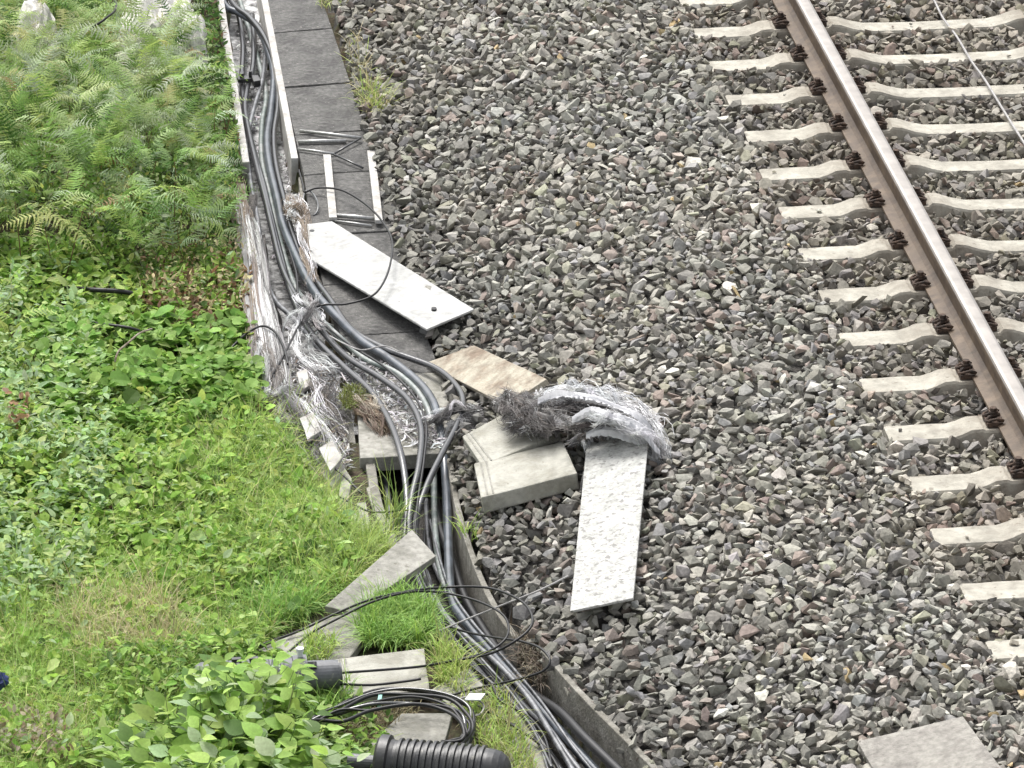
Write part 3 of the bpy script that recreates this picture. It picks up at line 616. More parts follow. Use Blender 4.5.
# ------------------------------------------------------------------ fibre bundles
ZOFF = 0.
def bundle(acc, spine, n, spread, cols, w=None, frizz=.012, length=(.5,1.), rad=.0008, zs=.5, fly=.1, clump=16):
    pts = np.array([P(p[0], p[1], B+p[2]+ZOFF) for p in spine]); path = catmull(pts, .02); L = len(path)
    K = 10; th = np.array([0, 2.1, 4.2]); n = int(n*1.5); nc = max(3, n//clump); C = pick(cols, nc, w, .15, .08)
    coff = rng.normal(0, spread, (nc, 3))*[1, 1, zs]; cof2 = coff*.6+rng.normal(0, spread*.9, (nc, 3))*[1, 1, zs]; cph = rng.uniform(0, 6, (nc, 3)); cfr = rng.uniform(3, 10, (nc, 3)); cam_ = rng.normal(0, 1, (nc, 3))
    for i in range(n):
        g = random.randrange(nc); ln = max(4, int(L*random.uniform(*length))); s0 = random.randint(0, max(0, L-ln)); ii = np.linspace(s0, min(L-1, s0+ln-1), K)
        p = np.stack([np.interp(ii, np.arange(L), path[:, k]) for k in range(3)], 1)
        wild = 2.4 if random.random() < fly else 1.
        e0 = rng.normal(0, spread*.16, 3)*wild; e1 = rng.normal(0, spread*.42, 3)*wild
        u = np.linspace(0, 1, K)[:, None]; gu = (ii/L)[:, None]
        p = p+(coff[g]+e0)*(1-gu)+(cof2[g]+e1)*gu
        p += frizz*np.sin(gu*cfr[g]*1.6+cph[g])*cam_[g]*[1, 1, .7]+frizz*.35*wild*np.sin(u*rng.uniform(3,12,3)+rng.uniform(0,6,3))*rng.normal(0,1,3)
        r = rad*random.uniform(.7, 1.7)
        t = np.gradient(p, axis=0); t /= np.linalg.norm(t, axis=1)[:, None]+1e-9; a = np.cross(t, [.3, .2, .93]); a /= np.linalg.norm(a, axis=1)[:, None]+1e-9; b = np.cross(t, a)
        V = (p[:, None]+r*(a[:, None]*np.cos(th)[None, :, None]+b[:, None]*np.sin(th)[None, :, None])).reshape(-1, 3)
        F = np.array([[k*3+j, k*3+(j+1) % 3, k*3+3+(j+1) % 3, k*3+3+j] for k in range(K-1) for j in range(3)])
        acc.add(V, F, np.repeat(C[g][None]*random.uniform(.8,1.15), len(V), 0))
def ribbon(acc, spine, width, col, ruff=.012, seed=0):
    """torn strip of matting: a ruffled band with a ragged edge"""
    path = catmull(np.array([P(p[0], p[1], B+p[2]+ZOFF) for p in spine]), .008); L = len(path); t = np.gradient(path, axis=0); t /= np.linalg.norm(t, axis=1)[:, None]
    s_ = np.cross(t, [0,0,1.]); s_ /= np.linalg.norm(s_, axis=1)[:, None]; m_ = 10; V = []; Cc = []
    for i in range(L):
        wd_ = width*(.75+.5*vnoise(i*.02, seed, 6, 1))*(.4+.6*math.sin(math.pi*min(1, (i+3)/(L+6)))**.4)
        for k in range(m_):
            u = k/(m_-1)*2-1; rag = 0 if 0 < k < m_-1 else rng.normal(0, .005)
            z = ruff*(math.sin(u*5+i*.05+seed)+.7*math.sin(u*11-i*.09+seed*2))+rng.normal(0,.0012)-.012*u*u
            V.append(path[i]+s_[i]*(u*wd_/2+rag)+[0,0,z]); sh = .75+.35*float(vnoise(k*.9+seed*7, i*.03, 1.3, 3)); Cc.append(np.array(col)*sh)
    F = [[i*m_+k, i*m_+k+1, (i+1)*m_+k+1, (i+1)*m_+k] for i in range(L-1) for k in range(m_-1)]
    acc.add(np.array(V), np.array(F), np.clip(np.array(Cc), 0, 1))
Wh, Gy, Dk, Be = (.84,.84,.85), (.40,.395,.39), (.10,.095,.095), (.30,.235,.17)
def lump(name, blobs, m_, parent, seed=0):
    """blobby core: list of (px,py,z,r)"""
    parts = []
    for (px, py, z, rx, ry, rz) in blobs:
        bm = bmesh.new(); bmesh.ops.create_icosphere(bm, subdivisions=3, radius=1); c = P(px, py, B+z+ZOFF)
        from mathutils import noise as mn
        V = []
        for v in bm.verts:
            k = 1+.35*mn.noise(v.co*2.2+Vector((px*.1, py*.1, seed)))
            V.append((c[0]+v.co.x*rx*k, c[1]+v.co.y*ry*k, c[2]+v.co.z*rz*k))
        F = [[v.index for v in f.verts] for f in bm.faces]; bm.free(); parts.append((np.array(V), F))
    V, F = join(parts); return mesh_np(name, V, F, m_, parent=parent, smoothf=True)
m_fc = mat('fibre_core', (.16,.15,.14), color2=(.06,.056,.054), var=.4, scale=30, bump=1, bscale=200, rough=1)
zr = .16; ZOFF = .09
hp = thing('fibre_heap', 'tangled heap of white and dark grey shredded fibre on the loose lids', 'fibre heap', P(580, 430, B+.1))
lump('matted_core', [(524,408,.17,.085,.15,.045),(548,424,.17,.07,.12,.035),(580,412,.19,.1,.11,.035),(612,420,.18,.085,.1,.035),(630,432,.16,.06,.08,.03)], m_fc, hp)
a_ = Acc()
bundle(a_, [(505,398,.17),(522,405,.22),(535,415,.22),(548,432,.2)], 420, .03, [(.25,.24,.235),Dk,(.2,.17,.15),Wh], [4,5,3,1], .02)
bundle(a_, [(512,430,.18),(528,418,.22),(545,405,.23),(560,394,.21)], 420, .03, [(.25,.24,.235),Dk,(.2,.17,.15),Wh], [4,5,3,1.5], .02)
bundle(a_, [(548,400,.22),(572,402,.25),(600,412,.25),(628,416,.24),(644,428,.22)], 240, .022, [Wh,Gy], [5,1], .02)
bundle(a_, [(545,392,.2),(565,396,.24),(590,396,.26),(615,406,.25),(640,418,.22)], 220, .018, [Wh,Gy,Dk], [3,2,1], .02)
bundle(a_, [(590,416,.34),(612,420,.35),(636,430,.31),(652,446,.22)], 130, .014, [Wh], None, .03)
bundle(a_, [(545,398,.3),(565,390,.33),(590,392,.34),(615,402,.33)], 110, .01, [Wh,Gy], [3,1], .03)
bundle(a_, [(590,420,.22),(610,428,.24),(635,434,.22),(654,448,.2)], 260, .018, [Wh,Gy], [4,1], .015)
bundle(a_, [(585,425,.22),(590,438,.18),(594,448,.14)], 90, .022, [Wh,Gy], [3,1], .015)
bundle(a_, [(572,445,.16),(586,436,.2),(610,434,.21),(640,440,.19)], 260, .012, [Dk,(.2,.17,.15),Gy], None, .015)
bundle(a_, [(575,408,.24),(590,418,.23),(605,424,.23)], 200, .02, [Dk,Dk,Gy], None, .015)
for i in range(7):
    bundle(a_, [(648+i,424+i*3,.2),(655+i*1.5,442+i*2,.17),(656+i*1.6,460+i,.12),(655+i*1.8,474-i,.09)], 45, .01, [Wh,Wh,Gy], None, .02)
bundle(a_, [(560,396,.26),(590,398,.29),(618,408,.29),(642,420,.27),(650,434,.24),(656,450,.16)], 330, .022, [Wh,Gy,Wh,(.2,.19,.18)], [4,1,2,1.5], .035)
bundle(a_, [(585,418,.27),(612,424,.28),(640,434,.25),(655,450,.2),(660,466,.12)], 130, .016, [Wh,Gy], None, .03)
bundle(a_, [(548,408,.28),(572,405,.30),(598,410,.30),(622,418,.29),(644,430,.25)], 120, .012, [Dk,(.16,.14,.13)], None, .03)
bundle(a_, [(560,426,.28),(585,424,.29),(612,424,.29),(640,430,.26)], 120, .012, [Dk,(.16,.14,.13),Gy], None, .03)
for i in range(12):
    x = 588+i*5.5; bundle(a_, [(x-8,424,.24),(x,434,.22),(x+random.uniform(-3,4),443,.16),(x+random.uniform(-4,6),452,.12)], 26, .008, [Wh,Gy,(.25,.22,.2)], None, .02, fly=.3)
for i in range(10):
    x = 500+i*7; bundle(a_, [(x-6,396+(i%4)*8,.2),(x+6,402+(i%3)*8,.24),(x+18,408+(i%4)*7,.24),(x+30,416+(i%3)*7,.2)], 22, .03, [(.10,.09,.085),(.17,.155,.145),(.36,.34,.33)], None, .035, fly=.2)

a_.build('strands', M['fibre'], hp)
a_ = Acc()
[ribbon(a_, [(505+k*11,392+(k%3)*9,.2),(520+k*11,400+(k%2)*9,.24),(540+k*11,410+(k%3)*6,.25),(556+k*11,420,.2)], .06, [(.10,.095,.09),(.22,.21,.2),(.34,.33,.33),(.62,.62,.63)][k%4], .016, 20+k) for k in range(7)]
ribbon(a_, [(538,400,.30),(560,393,.345),(586,397,.36),(612,405,.355),(638,416,.33),(652,432,.26)], .045, (.74,.74,.76), .012, 1)
ribbon(a_, [(572,420,.32),(592,411,.36),(615,417,.36),(640,427,.33),(654,444,.25),(657,462,.15)], .06, (.78,.78,.80), .014, 2)
ribbon(a_, [(548,392,.2),(562,388,.23),(584,392,.24),(600,398,.24)], .03, (.55,.56,.6), .01, 3)
ribbon(a_, [(586,436,.25),(604,430,.28),(628,434,.27),(650,444,.23)], .045, (.70,.70,.70), .012, 4)
ribbon(a_, [(508,402,.18),(524,408,.22),(540,420,.22),(552,436,.19)], .10, (.20,.185,.175), .012, 5)
ribbon(a_, [(512,424,.17),(530,412,.21),(552,408,.23),(572,416,.22)], .09, (.26,.25,.25), .014, 6)
ribbon(a_, [(560,426,.2),(580,428,.22),(600,438,.2)], .07, (.10,.09,.085), .012, 7)
a_.build('torn_matting', M['fibre'], hp, smoothf=True); ZOFF = 0.
# frayed sheath on the left wall of the trough
fr = thing('frayed_fibre', 'frayed beige and grey fibre mat hanging along the left trough wall', 'fibre mat', P(262, 300, B-.1))
lump('matted_core', [(250,225,-.05,.035,.5,.06),(258,280,-.05,.045,.6,.06),(268,335,-.05,.06,.5,.06),(275,380,-.06,.055,.25,.06)], m_fc, fr, 4)
a_ = Acc()
for i, (dx, col, w_) in enumerate([(0,[Be,(.2,.15,.11),Gy],None),(8,[Gy,Wh,Dk,(.25,.2,.17)],[3,1,4,3]),(16,[Wh,Gy,Dk],[2,3,3]),(22,[Wh,Gy,Dk],[1,3,3])]):
    bundle(a_, [(238+dx*.5,190+i*14,.03),(244+dx*.6,240,.05),(250+dx*.75,300,.05),(257+dx,350,.04),(262+dx*1.15,395,.0)], 420, .014, col, w_, .01, (.45,1), fly=.05)
bundle(a_, [(262,330,.05),(266,360,.05),(270,384,.03),(262,400,.0)], 190, .022, [Wh,Gy,(.25,.22,.2)], [2,3,2], .02)
bundle(a_, [(262,400,.02),(270,396,.04),(284,392,.04),(296,385,.03)], 60, .02, [Wh,Gy,(.25,.22,.2)], None, .03)
bundle(a_, [(236,185,.02),(240,205,.03),(245,240,.0)], 160, .02, [(.22,.14,.09),Be], None, .02)
a_.build('strands', M['fibre'], fr)
# strand tangles by the looping cable
def strandthing(name, label, specs, cat='fibre tuft'):
    a_ = Acc(); [bundle(a_, *s[0], **s[1]) for s in specs]; o = a_.build(name, M['fibre']); tag(o, label, cat, 'tufts of shredded fibre'); return o
strandthing('fibre_tuft', 'loose pale tuft between the trough and the white lid corner', [
 (([(298,195,.02),(303,225,.03),(307,255,.03),(312,285,.03)], 110, .014, [Wh,Be,Gy,(.25,.2,.16)], [1,2,2,2]), dict(frizz=.02)), (([(288,205,.0),(296,215,.02),(302,222,.02)], 120, .025, [Wh,Be], None), dict(frizz=.03))])
strandthing('fibre_tuft', 'wispy white strands knotted round the cables left of the wide loop', [
 (([(286,330,.07),(294,318,.09),(306,308,.1),(322,300,.1)], 45, .012, [Wh,Gy,(.3,.28,.27)], [3,2,1]), dict(frizz=.03)),
 (([(300,295,.06),(308,303,.09),(318,318,.08),(330,330,.08)], 45, .014, [Wh,Gy,(.3,.28,.27)], None), dict(frizz=.03)),
 (([(296,330,.05),(306,345,.06),(320,360,.06),(330,372,.05)], 35, .02, [Wh,Gy], None), dict(frizz=.04))])
strandthing('fibre_tuft', 'dark strands bunched where the cables pass left of the block lids', [
 (([(430,424,.05),(445,414,.09),(462,410,.08),(480,412,.08)], 170, .014, [(.25,.24,.235),Dk,Wh], [3,3,1]), dict(frizz=.02)), (([(455,440,.03),(462,422,.07),(470,408,.07)], 80, .014, [Gy,Dk], None), dict(frizz=.03))])
# shredded white fibre strewn over slab and trough floor
def litter(label, region, n, cols, w_, zr_, lmin=.015, lmax=.06, name='fibre_litter'):
    a_ = Acc(); k = 0; xs = [p[0] for p in region]; ys = [p[1] for p in region]; C = pick(cols, n, w_, .15)
    while k < n:
        px, py = random.uniform(min(xs), max(xs)), random.uniform(min(ys), max(ys))
        if not inpoly(np.array(px), np.array(py), region): continue
        c = P(px, py, B+random.uniform(*zr_)); th = random.uniform(0, math.pi); l = random.uniform(lmin, lmax); w2 = random.uniform(.002, .006)
        d = np.array([math.cos(th), math.sin(th), random.uniform(-.3,.35)]); s = np.array([-math.sin(th), math.cos(th), random.uniform(-.4,.4)])
        bend = np.array([0, 0, random.uniform(-.01, .012)])+s*random.uniform(-.012,.012)
        V = []
        for u in (-1, -.33, .33, 1): 
            m2 = c+d*l/2*u+bend*(1-u*u); V += [m2-s*w2*(1-.5*abs(u)), m2+s*w2*(1-.5*abs(u))]
        F = np.array([[0,1,3,2],[2,3,5,4],[4,5,7,6]]); a_.add(np.array(V), F, np.repeat(C[k][None], 8, 0)); k += 1
    o = a_.build(name, M['fibre']); tag(o, label, 'shredded fibre', kind='stuff')
litter('white shredded fibre strewn over the broken slab between the cables', [(345,352),(400,365),(428,392),(436,430),(452,440),(440,450),(400,440),(372,410),(340,380)], 1100, [(.66,.66,.66),Gy,Dk], [4,4,4], (.012,.03), .02, .10)
litter('pale shreds and dirt along the open trough floor', [(236,20),(262,30),(274,120),(292,165),(305,260),(330,330),(318,345),(280,280),(262,200),(244,110)], 1500, [Wh,Gy,Dk], [4,3,3], (-.185,-.15), .01, .045)
litter('white dusty shreds left of the cables above the broken slab', [(270,395),(300,350),(335,375),(345,420),(350,470),(318,440),(300,430)], 1900, [Wh,(.28,.27,.26),Dk,(.2,.16,.12)], [2.2,4,5,3], (-.03,.0), .015, .09)
# ------------------------------------------------------------------ joint closures
def ribbed(axis_a, axis_b, prof, seg=28):
    """prof: (t, r) revolve along A->B"""
    A, Bp = map(np.array, (axis_a, axis_b)); d = Bp-A; d = d/np.linalg.norm(d); a = np.cross(d, [0,0,1.]); a /= np.linalg.norm(a); b = np.cross(a, d)
    th = np.arange(seg)/seg*2*math.pi; V = []; F = []
    for t, r in prof: V.append((A+(Bp-A)*t)[None]+r*(np.cos(th)[:, None]*a+np.sin(th)[:, None]*b))
    for i in range(len(prof)-1):
        for j in range(seg): k = (j+1) % seg; F.append([i*seg+j, i*seg+k, (i+1)*seg+k, (i+1)*seg+j])
    F.append(list(range(seg))[::-1]); F.append([(len(prof)-1)*seg+j for j in range(seg)])
    return np.vstack(V), F
A0, A1 = q(366, 763, .10), q(512, 776, .10)
L = np.linalg.norm(A1-A0); 
cl = thing('cable_closure', 'black ribbed cable joint closure with rounded end at the bottom edge', 'cable closure', (A0+A1)/2-[0,0,.1])
prof = [(.08,.02),(.08,0.1105),(.10,0.1274),(.16,0.1274),(.17,0.1105),(.2,0.1079)]
t = .22
while t < .82: prof += [(t,.108),(t+.006,.119),(t+.024,.119),(t+.03,.108)]; t += .047
prof += [(.84,0.1079),(.88,0.1053),(.92,0.0975),(.955,0.0806),(.98,0.0546),(1.,.012)]
V, F = ribbed(A0, A1, prof, 96); mesh_np('body', V, F, M['black_plastic'], parent=cl, smoothf=False)
V, F = ribbed(A0, A1, [(-.12,.02),(-.12,.036),(.08,.036),(.081,.02)], 20); mesh_np('neck', V, F, M['grey_plastic'], parent=cl, smoothf=False)
ax = (A1-A0)/L; side = np.cross(ax, [0,0,1.]); side /= np.linalg.norm(side)
V, F = box((A0+A1)/2+side*.113+[0,0,.0], ax*.19, side*.008, np.array([0,0,.008])); mesh_np('seam_strip', V, F, M['black_plastic'], parent=cl)
# grey closure
A0, A1 = q(196, 682, .13), q(341, 674, .12); ax = (A1-A0)/np.linalg.norm(A1-A0); side = np.cross(ax, [0,0,1.]); side /= np.linalg.norm(side)
gc = thing('cable_closure', 'grey cylindrical cable joint closure half hidden behind the leafy shrub', 'cable closure', (A0+A1)/2-[0,0,.12])
prof = [(.0,.02),(.0,.07),(.04,.085),(.10,.085)]
t = .12
while t < .58: prof += [(t,.085),(t+.008,.091),(t+.025,.091),(t+.033,.085)]; t += .075
prof += [(.6,.085),(.66,.085),(.665,.094),(.76,.094),(.765,.06),(.77,.02)]
V, F = ribbed(A0, A1, prof, 80); mesh_np('body', V, F, M['grey_plastic'], parent=gc)
V, F = ribbed(A0, A1, [(.765,.02),(.77,.066),(.98,.064),(.985,.05),(1.,.05),(1.,.01)], 28); mesh_np('end_sleeve', V, F, M['grey_plastic'], parent=gc)
pts = []
for k in range(3):
    c = A0+(A1-A0)*(.16+.12*k)+[0,0,.095]; pts.append(box(c, ax*.02, side*.012, np.array([0,0,.008])))
V, F = join(pts); mesh_np('clip_row', V, F, M['black_plastic'], parent=gc)
c = A0+(A1-A0)*.72+[0,0,.095]; V, F = join([tube([c, c+[0,0,.03]], .012, 10), tube([c+[0,0,.025], c+[0,0,.04]], .017, 10)]); mesh_np('valve', V, F, M['tag'], parent=gc)
V, F = box(A0+(A1-A0)*.8-side*.0+[0,-.03,.055], ax*.022, np.array([0,.01,.01]), np.array([0,-.01,.016])); mesh_np('latch', V, F, M['black_plastic'], parent=gc)
# coil of cable
for i in range(7):
    j = i-3; s = 1-.05*abs(j)+.0
    dz = .02+.016*i
    pts = [(290-j*3,742+j*3,.03),(314-j*2,722+j*2,dz),(340,704+i*2.5,dz+.03),(372,693+i*2.6,dz+.04),(410,690+i*2.4,dz+.05),(445,692+i*3,dz+.05),(468-i*1.5,706+i*2.3,dz+.04),(475-i*2,726+i,dz+.02),(466-i*2.2,745-i*.6,dz),(450-i*1.5,753-i*2,dz-.005)]
    pts = [(a+random.gauss(0,2.6), b+random.gauss(0,2.6), c+random.uniform(0,.02)) for a,b,c in pts]
    lab = ['topmost strand of the black cable coil behind the black closure','second strand down of the black cable coil','third strand down of the black cable coil','middle strand of the black cable coil, bound with tape','fifth strand down of the black cable coil','sixth strand down of the black cable coil','innermost lowest strand of the black cable coil'][i]
    cable('coiled_cable', pts, .0065 if i % 2 else .0085, M['cable' if i % 3 == 1 else 'cable_black'], lab, 'cable', 'coil of black cable', step=.02, seg=8)
c = q(380,700,.1); V, F = box(c, (.008,0,0), (.002,.055,-.008), (0,.004,.014)); tag(mesh_np('tape', V, F, M['tape']), 'pale turquoise tape wrapped round the cable coil', 'tape')
V, F = tube(catmull([q(450,703,.06), q(468,697,.09), q(483,704,.07), q(480,714,.06), q(462,718,.04)], .01), .004, 6); tag(mesh_np('wire_loop', V, F, M['wire'], smoothf=True), 'small pale wire loop at the right end of the coil', 'wire')
c = q(475,697,.10); V, F = box(c, (.034,.0,0), (.01,.03,0), (0,0,.003)); tag(mesh_np('cable_tag', V, F, M['tag']), 'small white cable tag lying right of the coil', 'tag')
# ------------------------------------------------------------------ foliage templates
def leaf_t(nl=5, w=.5, tip=1.3, fold=.18, curl=.15):
    """ovate leaf, length 1 along +y from 0"""
    V = []; vc = []
    for i in range(nl+1):
        t = i/nl; ww = w*.5*math.sin(math.pi*min(1, t**(.8)))**.8*(1-.25*t) if 0 < i < nl else 0.0
        z = -curl*t*t
        V += [(-ww, t, z+fold*ww), (0, t, z), (ww, t, z+fold*ww)]; vc += [1.0, .9, 1.0]
    F = []
    for i in range(nl):
        a = i*3; F += [[a, a+1, a+4, a+3], [a+1, a+2, a+5, a+4]]
    return np.array(V), np.array(F), np.array(vc)
def round_leaf():
    V = [(0,0,0)]; n = 8
    for i in range(n):
        th = 2*math.pi*i/n-math.pi/2; r = .5*(1-.18*math.cos(th+math.pi/2)+.06*math.sin(3*th)); V.append((r*math.cos(th), .5+r*math.sin(th), .07*math.cos(2*th)))
    V[0] = (0,.5,-.05)
    F = [[0, 1+i, 1+(i+1) % n, 1+(i+2) % n] for i in range(0, n, 2)]
    return np.array(V), np.array(F), np.ones(len(V))
def blade_t(bend, nl=5, w=.045):
    V = []; x = z = 0; ang = R(90)
    for i in range(nl+1):
        t = i/nl; ww = w*.5*(1-t**1.6)+.002; V += [(-ww, x, z), (ww, x, z)]
        ang2 = R(88)-bend*t*1.6; x += math.cos(ang2)/nl; z += math.sin(ang2)/nl
    F = [[2*i, 2*i+1, 2*i+3, 2*i+2] for i in range(nl)]
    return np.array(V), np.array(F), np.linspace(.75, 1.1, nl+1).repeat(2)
LEAF = leaf_t(); LEAFW = leaf_t(6, .72, 1.2, .22, .22); ROUND = round_leaf(); BLADES = [blade_t(b) for b in (.2,.6,1.0,1.4)]
def scatter(region, n, dens=None):
    """pixels region -> px,py arrays, uniform on the ground"""
    xs = [p[0] for p in region]; ys = [p[1] for p in region]; X = []; Y = []; c = 0
    while c < n:
        px = rng.uniform(min(xs), max(xs), n*2); py = rng.uniform(min(ys), max(ys), n*2)
        k = inpoly(px, py, region)
        if dens is not None: k &= rng.uniform(0, 1, len(px)) < dens(px, py)
        X.append(px[k]); Y.append(py[k]); c += k.sum()
    return np.concatenate(X)[:n], np.concatenate(Y)[:n]
def ground_pts(px, py):
    p = PP(px, py, B-.05); z = soil(p[:, 0], p[:, 1]); p[:, 2] = z; return p
def leaves(acc, px, py, hmax, size, cols, w, tmpl, tilt=.5, hmin=.0, pw=1.):
    n = len(px); p = ground_pts(px, py); h = hmin+(hmax-hmin)*rng.uniform(0, 1, n)**pw; p[:, 2] += h
    yaw_ = rng.uniform(0, 6.283, n); C = pick(cols, n, w, .16)
    acc.add(*instance(tmpl[0], tmpl[1], rots(yaw_, rng.normal(.05, tilt, n), rng.normal(0, tilt, n)), size*np.exp(rng.normal(0,.25,n)), p, C, tmpl[2]))
def grass(acc, px, py, h, cols, w, base=0., wid=1., lean=.35, pts=None):
    n = len(px) if pts is None else len(pts); p = ground_pts(px, py) if pts is None else pts.copy(); p[:, 2] += base
    C = pick(cols, n, w, .15); yaw_ = rng.uniform(0, 6.283, n); v = rng.integers(0, len(BLADES), n)
    hh = h*np.exp(rng.normal(0, .3, n)); rm = rots(yaw_, -rng.uniform(0, lean, n), rng.normal(0, .15, n))
    for k in range(len(BLADES)):
        s = v == k
        if s.any():
            b = BLADES[k]; sc3 = np.stack([np.full(s.sum(), wid*.13), hh[s], hh[s]], 1)
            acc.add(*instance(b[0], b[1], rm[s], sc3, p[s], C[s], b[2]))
G1, G2, G3, G4 = (.22,.38,.07), (.33,.50,.10), (.42,.54,.20), (.10,.19,.04)
YG, ST, BR, PG = (.45,.56,.14), (.60,.53,.31), (.22,.14,.08), (.38,.53,.27)
LEFT_EDGE = [(-60,262),(60,255),(150,262),(228,260),(244,300),(256,370),(262,420),(300,470),(345,540),(352,590),(300,625),(250,660),(180,700),(60,800),(-60,800)]
a_ = Acc()
def patch(s, seed, lo, hi):
    return lambda x, y: smooth((vnoise(x, y*2.2, s, seed)-lo)/(hi-lo))
px, py = scatter(LEFT_EDGE, 15000, lambda x, y: np.clip(1.1-smooth((y-520)/100)*.93, .1, 1)*(.35+.65*patch(.05, 3, .2, .5)(x, y)))
leaves(a_, px, py, .11, .042, [G1,G2,G3,YG,G4], [5,6,3,2,2.5], ROUND, .42, 0)
px, py = scatter(LEFT_EDGE, 13000, lambda x, y: np.clip(1.15-smooth((y-540)/100)*.98, .1, 1)*(.25+.75*patch(.03, 9, .3, .6)(x, y)))
leaves(a_, px, py, .14, .046, [G1,G2,G3,YG,PG], [4,5,3,2,1], LEAF, .5, .01)
px, py = scatter([(-60,275),(70,285),(120,420),(100,560),(60,620),(-60,640)], 4500, patch(.04, 21, .3, .55))
leaves(a_, px, py, .17, .045, [PG,G3,(.40,.50,.32)], [4,3,1], LEAF, .5, .06)
px, py = scatter([(30,330),(250,330),(262,400),(240,440),(60,440)], 2600, patch(.04, 11, .25, .5))
leaves(a_, px, py, .15, .05, [(.19,.34,.07),(.28,.44,.11)], None, ROUND, .38, .06)
px, py = scatter([(100,670),(250,655),(330,700),(390,740),(400,800),(100,800)], 6000); leaves(a_, px, py, .16, .045, [G1,G2,G3,G4], None, LEAF, .5, .0)
o = a_.build('leafy_ground_cover', M['leaf'], origin=np.zeros(3)); tag(o, 'low bright green leafy ground cover left of the trough', 'ground cover', kind='stuff')
# litter / dead leaves between
a_ = Acc(); px, py = scatter(LEFT_EDGE, 2600); leaves(a_, px, py, .07, .035, [BR,ST,(.28,.17,.1)], [3,2,2], LEAF, .6, 0)
px, py = scatter([(150,300),(250,290),(262,345),(200,350),(130,330)], 900); leaves(a_, px, py, .13, .04, [BR,ST,(.3,.17,.1)], [3,1,2], LEAF, .6, .05)
px, py = scatter([(8,425),(30,425),(30,465),(12,465)], 45); leaves(a_, px, py, .19, .04, [(.40,.24,.15),(.3,.18,.11)], None, LEAF, .6, .12)
px, py = scatter([(-10,725),(70,735),(70,780),(-10,780)], 260); leaves(a_, px, py, .15, .035, [(.26,.20,.12),(.42,.37,.28)], None, LEAF, .5, .08)
o = a_.build('dead_leaves', M['leaf'], origin=np.zeros(3)); tag(o, 'brown dead leaves among the ground cover', 'dead leaves', kind='stuff')
# grass
a_ = Acc()
GR = [(190,440),(262,425),(300,470),(345,530),(362,585),(352,600),(330,612),(250,655),(180,700),(60,800),(-60,800),(-60,600),(60,560),(160,510)]
px, py = scatter(GR, 34000, lambda x, y: .15+.85*patch(.035, 31, .35, .6)(x, y)); grass(a_, px, py, .15, [G1,G2,YG,(.36,.54,.15),ST], [2,5,4,5,1.2], wid=.6, lean=1.2)
px, py = scatter([(255,420),(300,470),(345,530),(372,560),(350,600),(300,600),(240,560),(200,480)], 6500); grass(a_, px, py, .17, [G2,YG,(.34,.46,.15),ST,G4], [4,4,4,1,1], wid=.9, lean=.9)
px, py = scatter(LEFT_EDGE, 3000, patch(.03, 41, .45, .6)); grass(a_, px, py, .15, [G2,YG,ST], [3,3,1], wid=.8, lean=.9)
px, py = scatter([(90,605),(165,600),(190,650),(160,680),(80,660),(60,620)], 3600); grass(a_, px, py, .17, [ST,(.56,.48,.30),YG], [3,3,1], wid=.8, lean=1.4)
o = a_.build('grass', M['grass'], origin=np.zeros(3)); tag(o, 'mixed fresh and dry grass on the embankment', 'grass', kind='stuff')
def tuft(label, region, n, h, cols, w, base=0., lean=.8, name='grass_tuft', group='grass tufts', pts=None, wid=.9):
    a_ = Acc(); px, py = scatter(region, n)
    if pts == 'B': p = PP(px, py, B+base)
    elif pts == 'T': p = PP(px, py, B+.03); p[:, 2] = B+.02
    else: p = None
    grass(a_, px, py, h, cols, w, 0 if pts else base, wid, lean, p); o = a_.build(name, M['grass']); tag(o, label, 'grass tuft', group)
tuft('yellowing grass tuft growing at the edge of ballast and dark lids', [(362,92),(372,88),(392,108),(372,118),(362,106)], 330, .13, [YG,G2,ST,(.42,.46,.14)], [4,2,3,3], pts='T')
tuft('sparse straw coloured tuft above the yellowing tuft', [(348,45),(360,35),(372,72),(372,88),(358,85)], 230, .10, [ST,YG,(.4,.38,.25)], [4,2,3], pts='T', lean=1.2)
tuft('small dry tuft at the top edge beside the walkway slabs', [(318,-2),(344,-8),(346,6),(322,8)], 110, .09, [YG,ST], None, pts='T')
tuft('dense bright green grass clump on the flat lid below the leaning lid', [(356,632),(372,604),(400,598),(432,612),(434,636),(420,648),(368,648)], 2600, .12, [(.24,.42,.09),(.30,.48,.12),G2], None, base=0, pts='B', lean=1.)
tuft('bright grass clump left of the leaning grey lid', [(248,608),(285,585),(322,592),(326,612),(300,632),(255,635)], 1700, .13, [(.19,.38,.07),(.28,.48,.11)], None, lean=1.)
tuft('thin upright grass blades growing in the open trough end', [(384,520),(400,505),(402,540),(385,545)], 60, .24, [(.24,.36,.1),YG], None, base=-.05, pts='B', lean=.5)
tuft('weedy yellow green tuft between the block lid and cables', [(430,650),(450,645),(470,672),(462,700),(438,690)], 520, .12, [YG,G2,(.42,.44,.16)], None, base=0, pts='B')
tuft('green weeds beside the black closure at the bottom edge', [(455,712),(500,690),(530,750),(540,790),(500,790),(470,740)], 900, .10, [G2,YG,(.36,.34,.16)], None, base=.0, pts='B')
tuft('spindly grass by the right trough wall and cables', [(455,530),(468,526),(478,540),(462,545)], 26, .12, [YG,G2], None, base=.02, pts='B', lean=1.2)
tuft('grass blades in front of the pale block lid', [(296,668),(330,660),(336,640),(310,640)], 260, .10, [YG,G2], None, base=.0, pts='B')
tuft('leafy grass hiding the foot of the grey closure', [(300,690),(352,688),(350,720),(312,735)], 420, .12, [G2,(.24,.42,.09)], None, base=.0, pts='B')
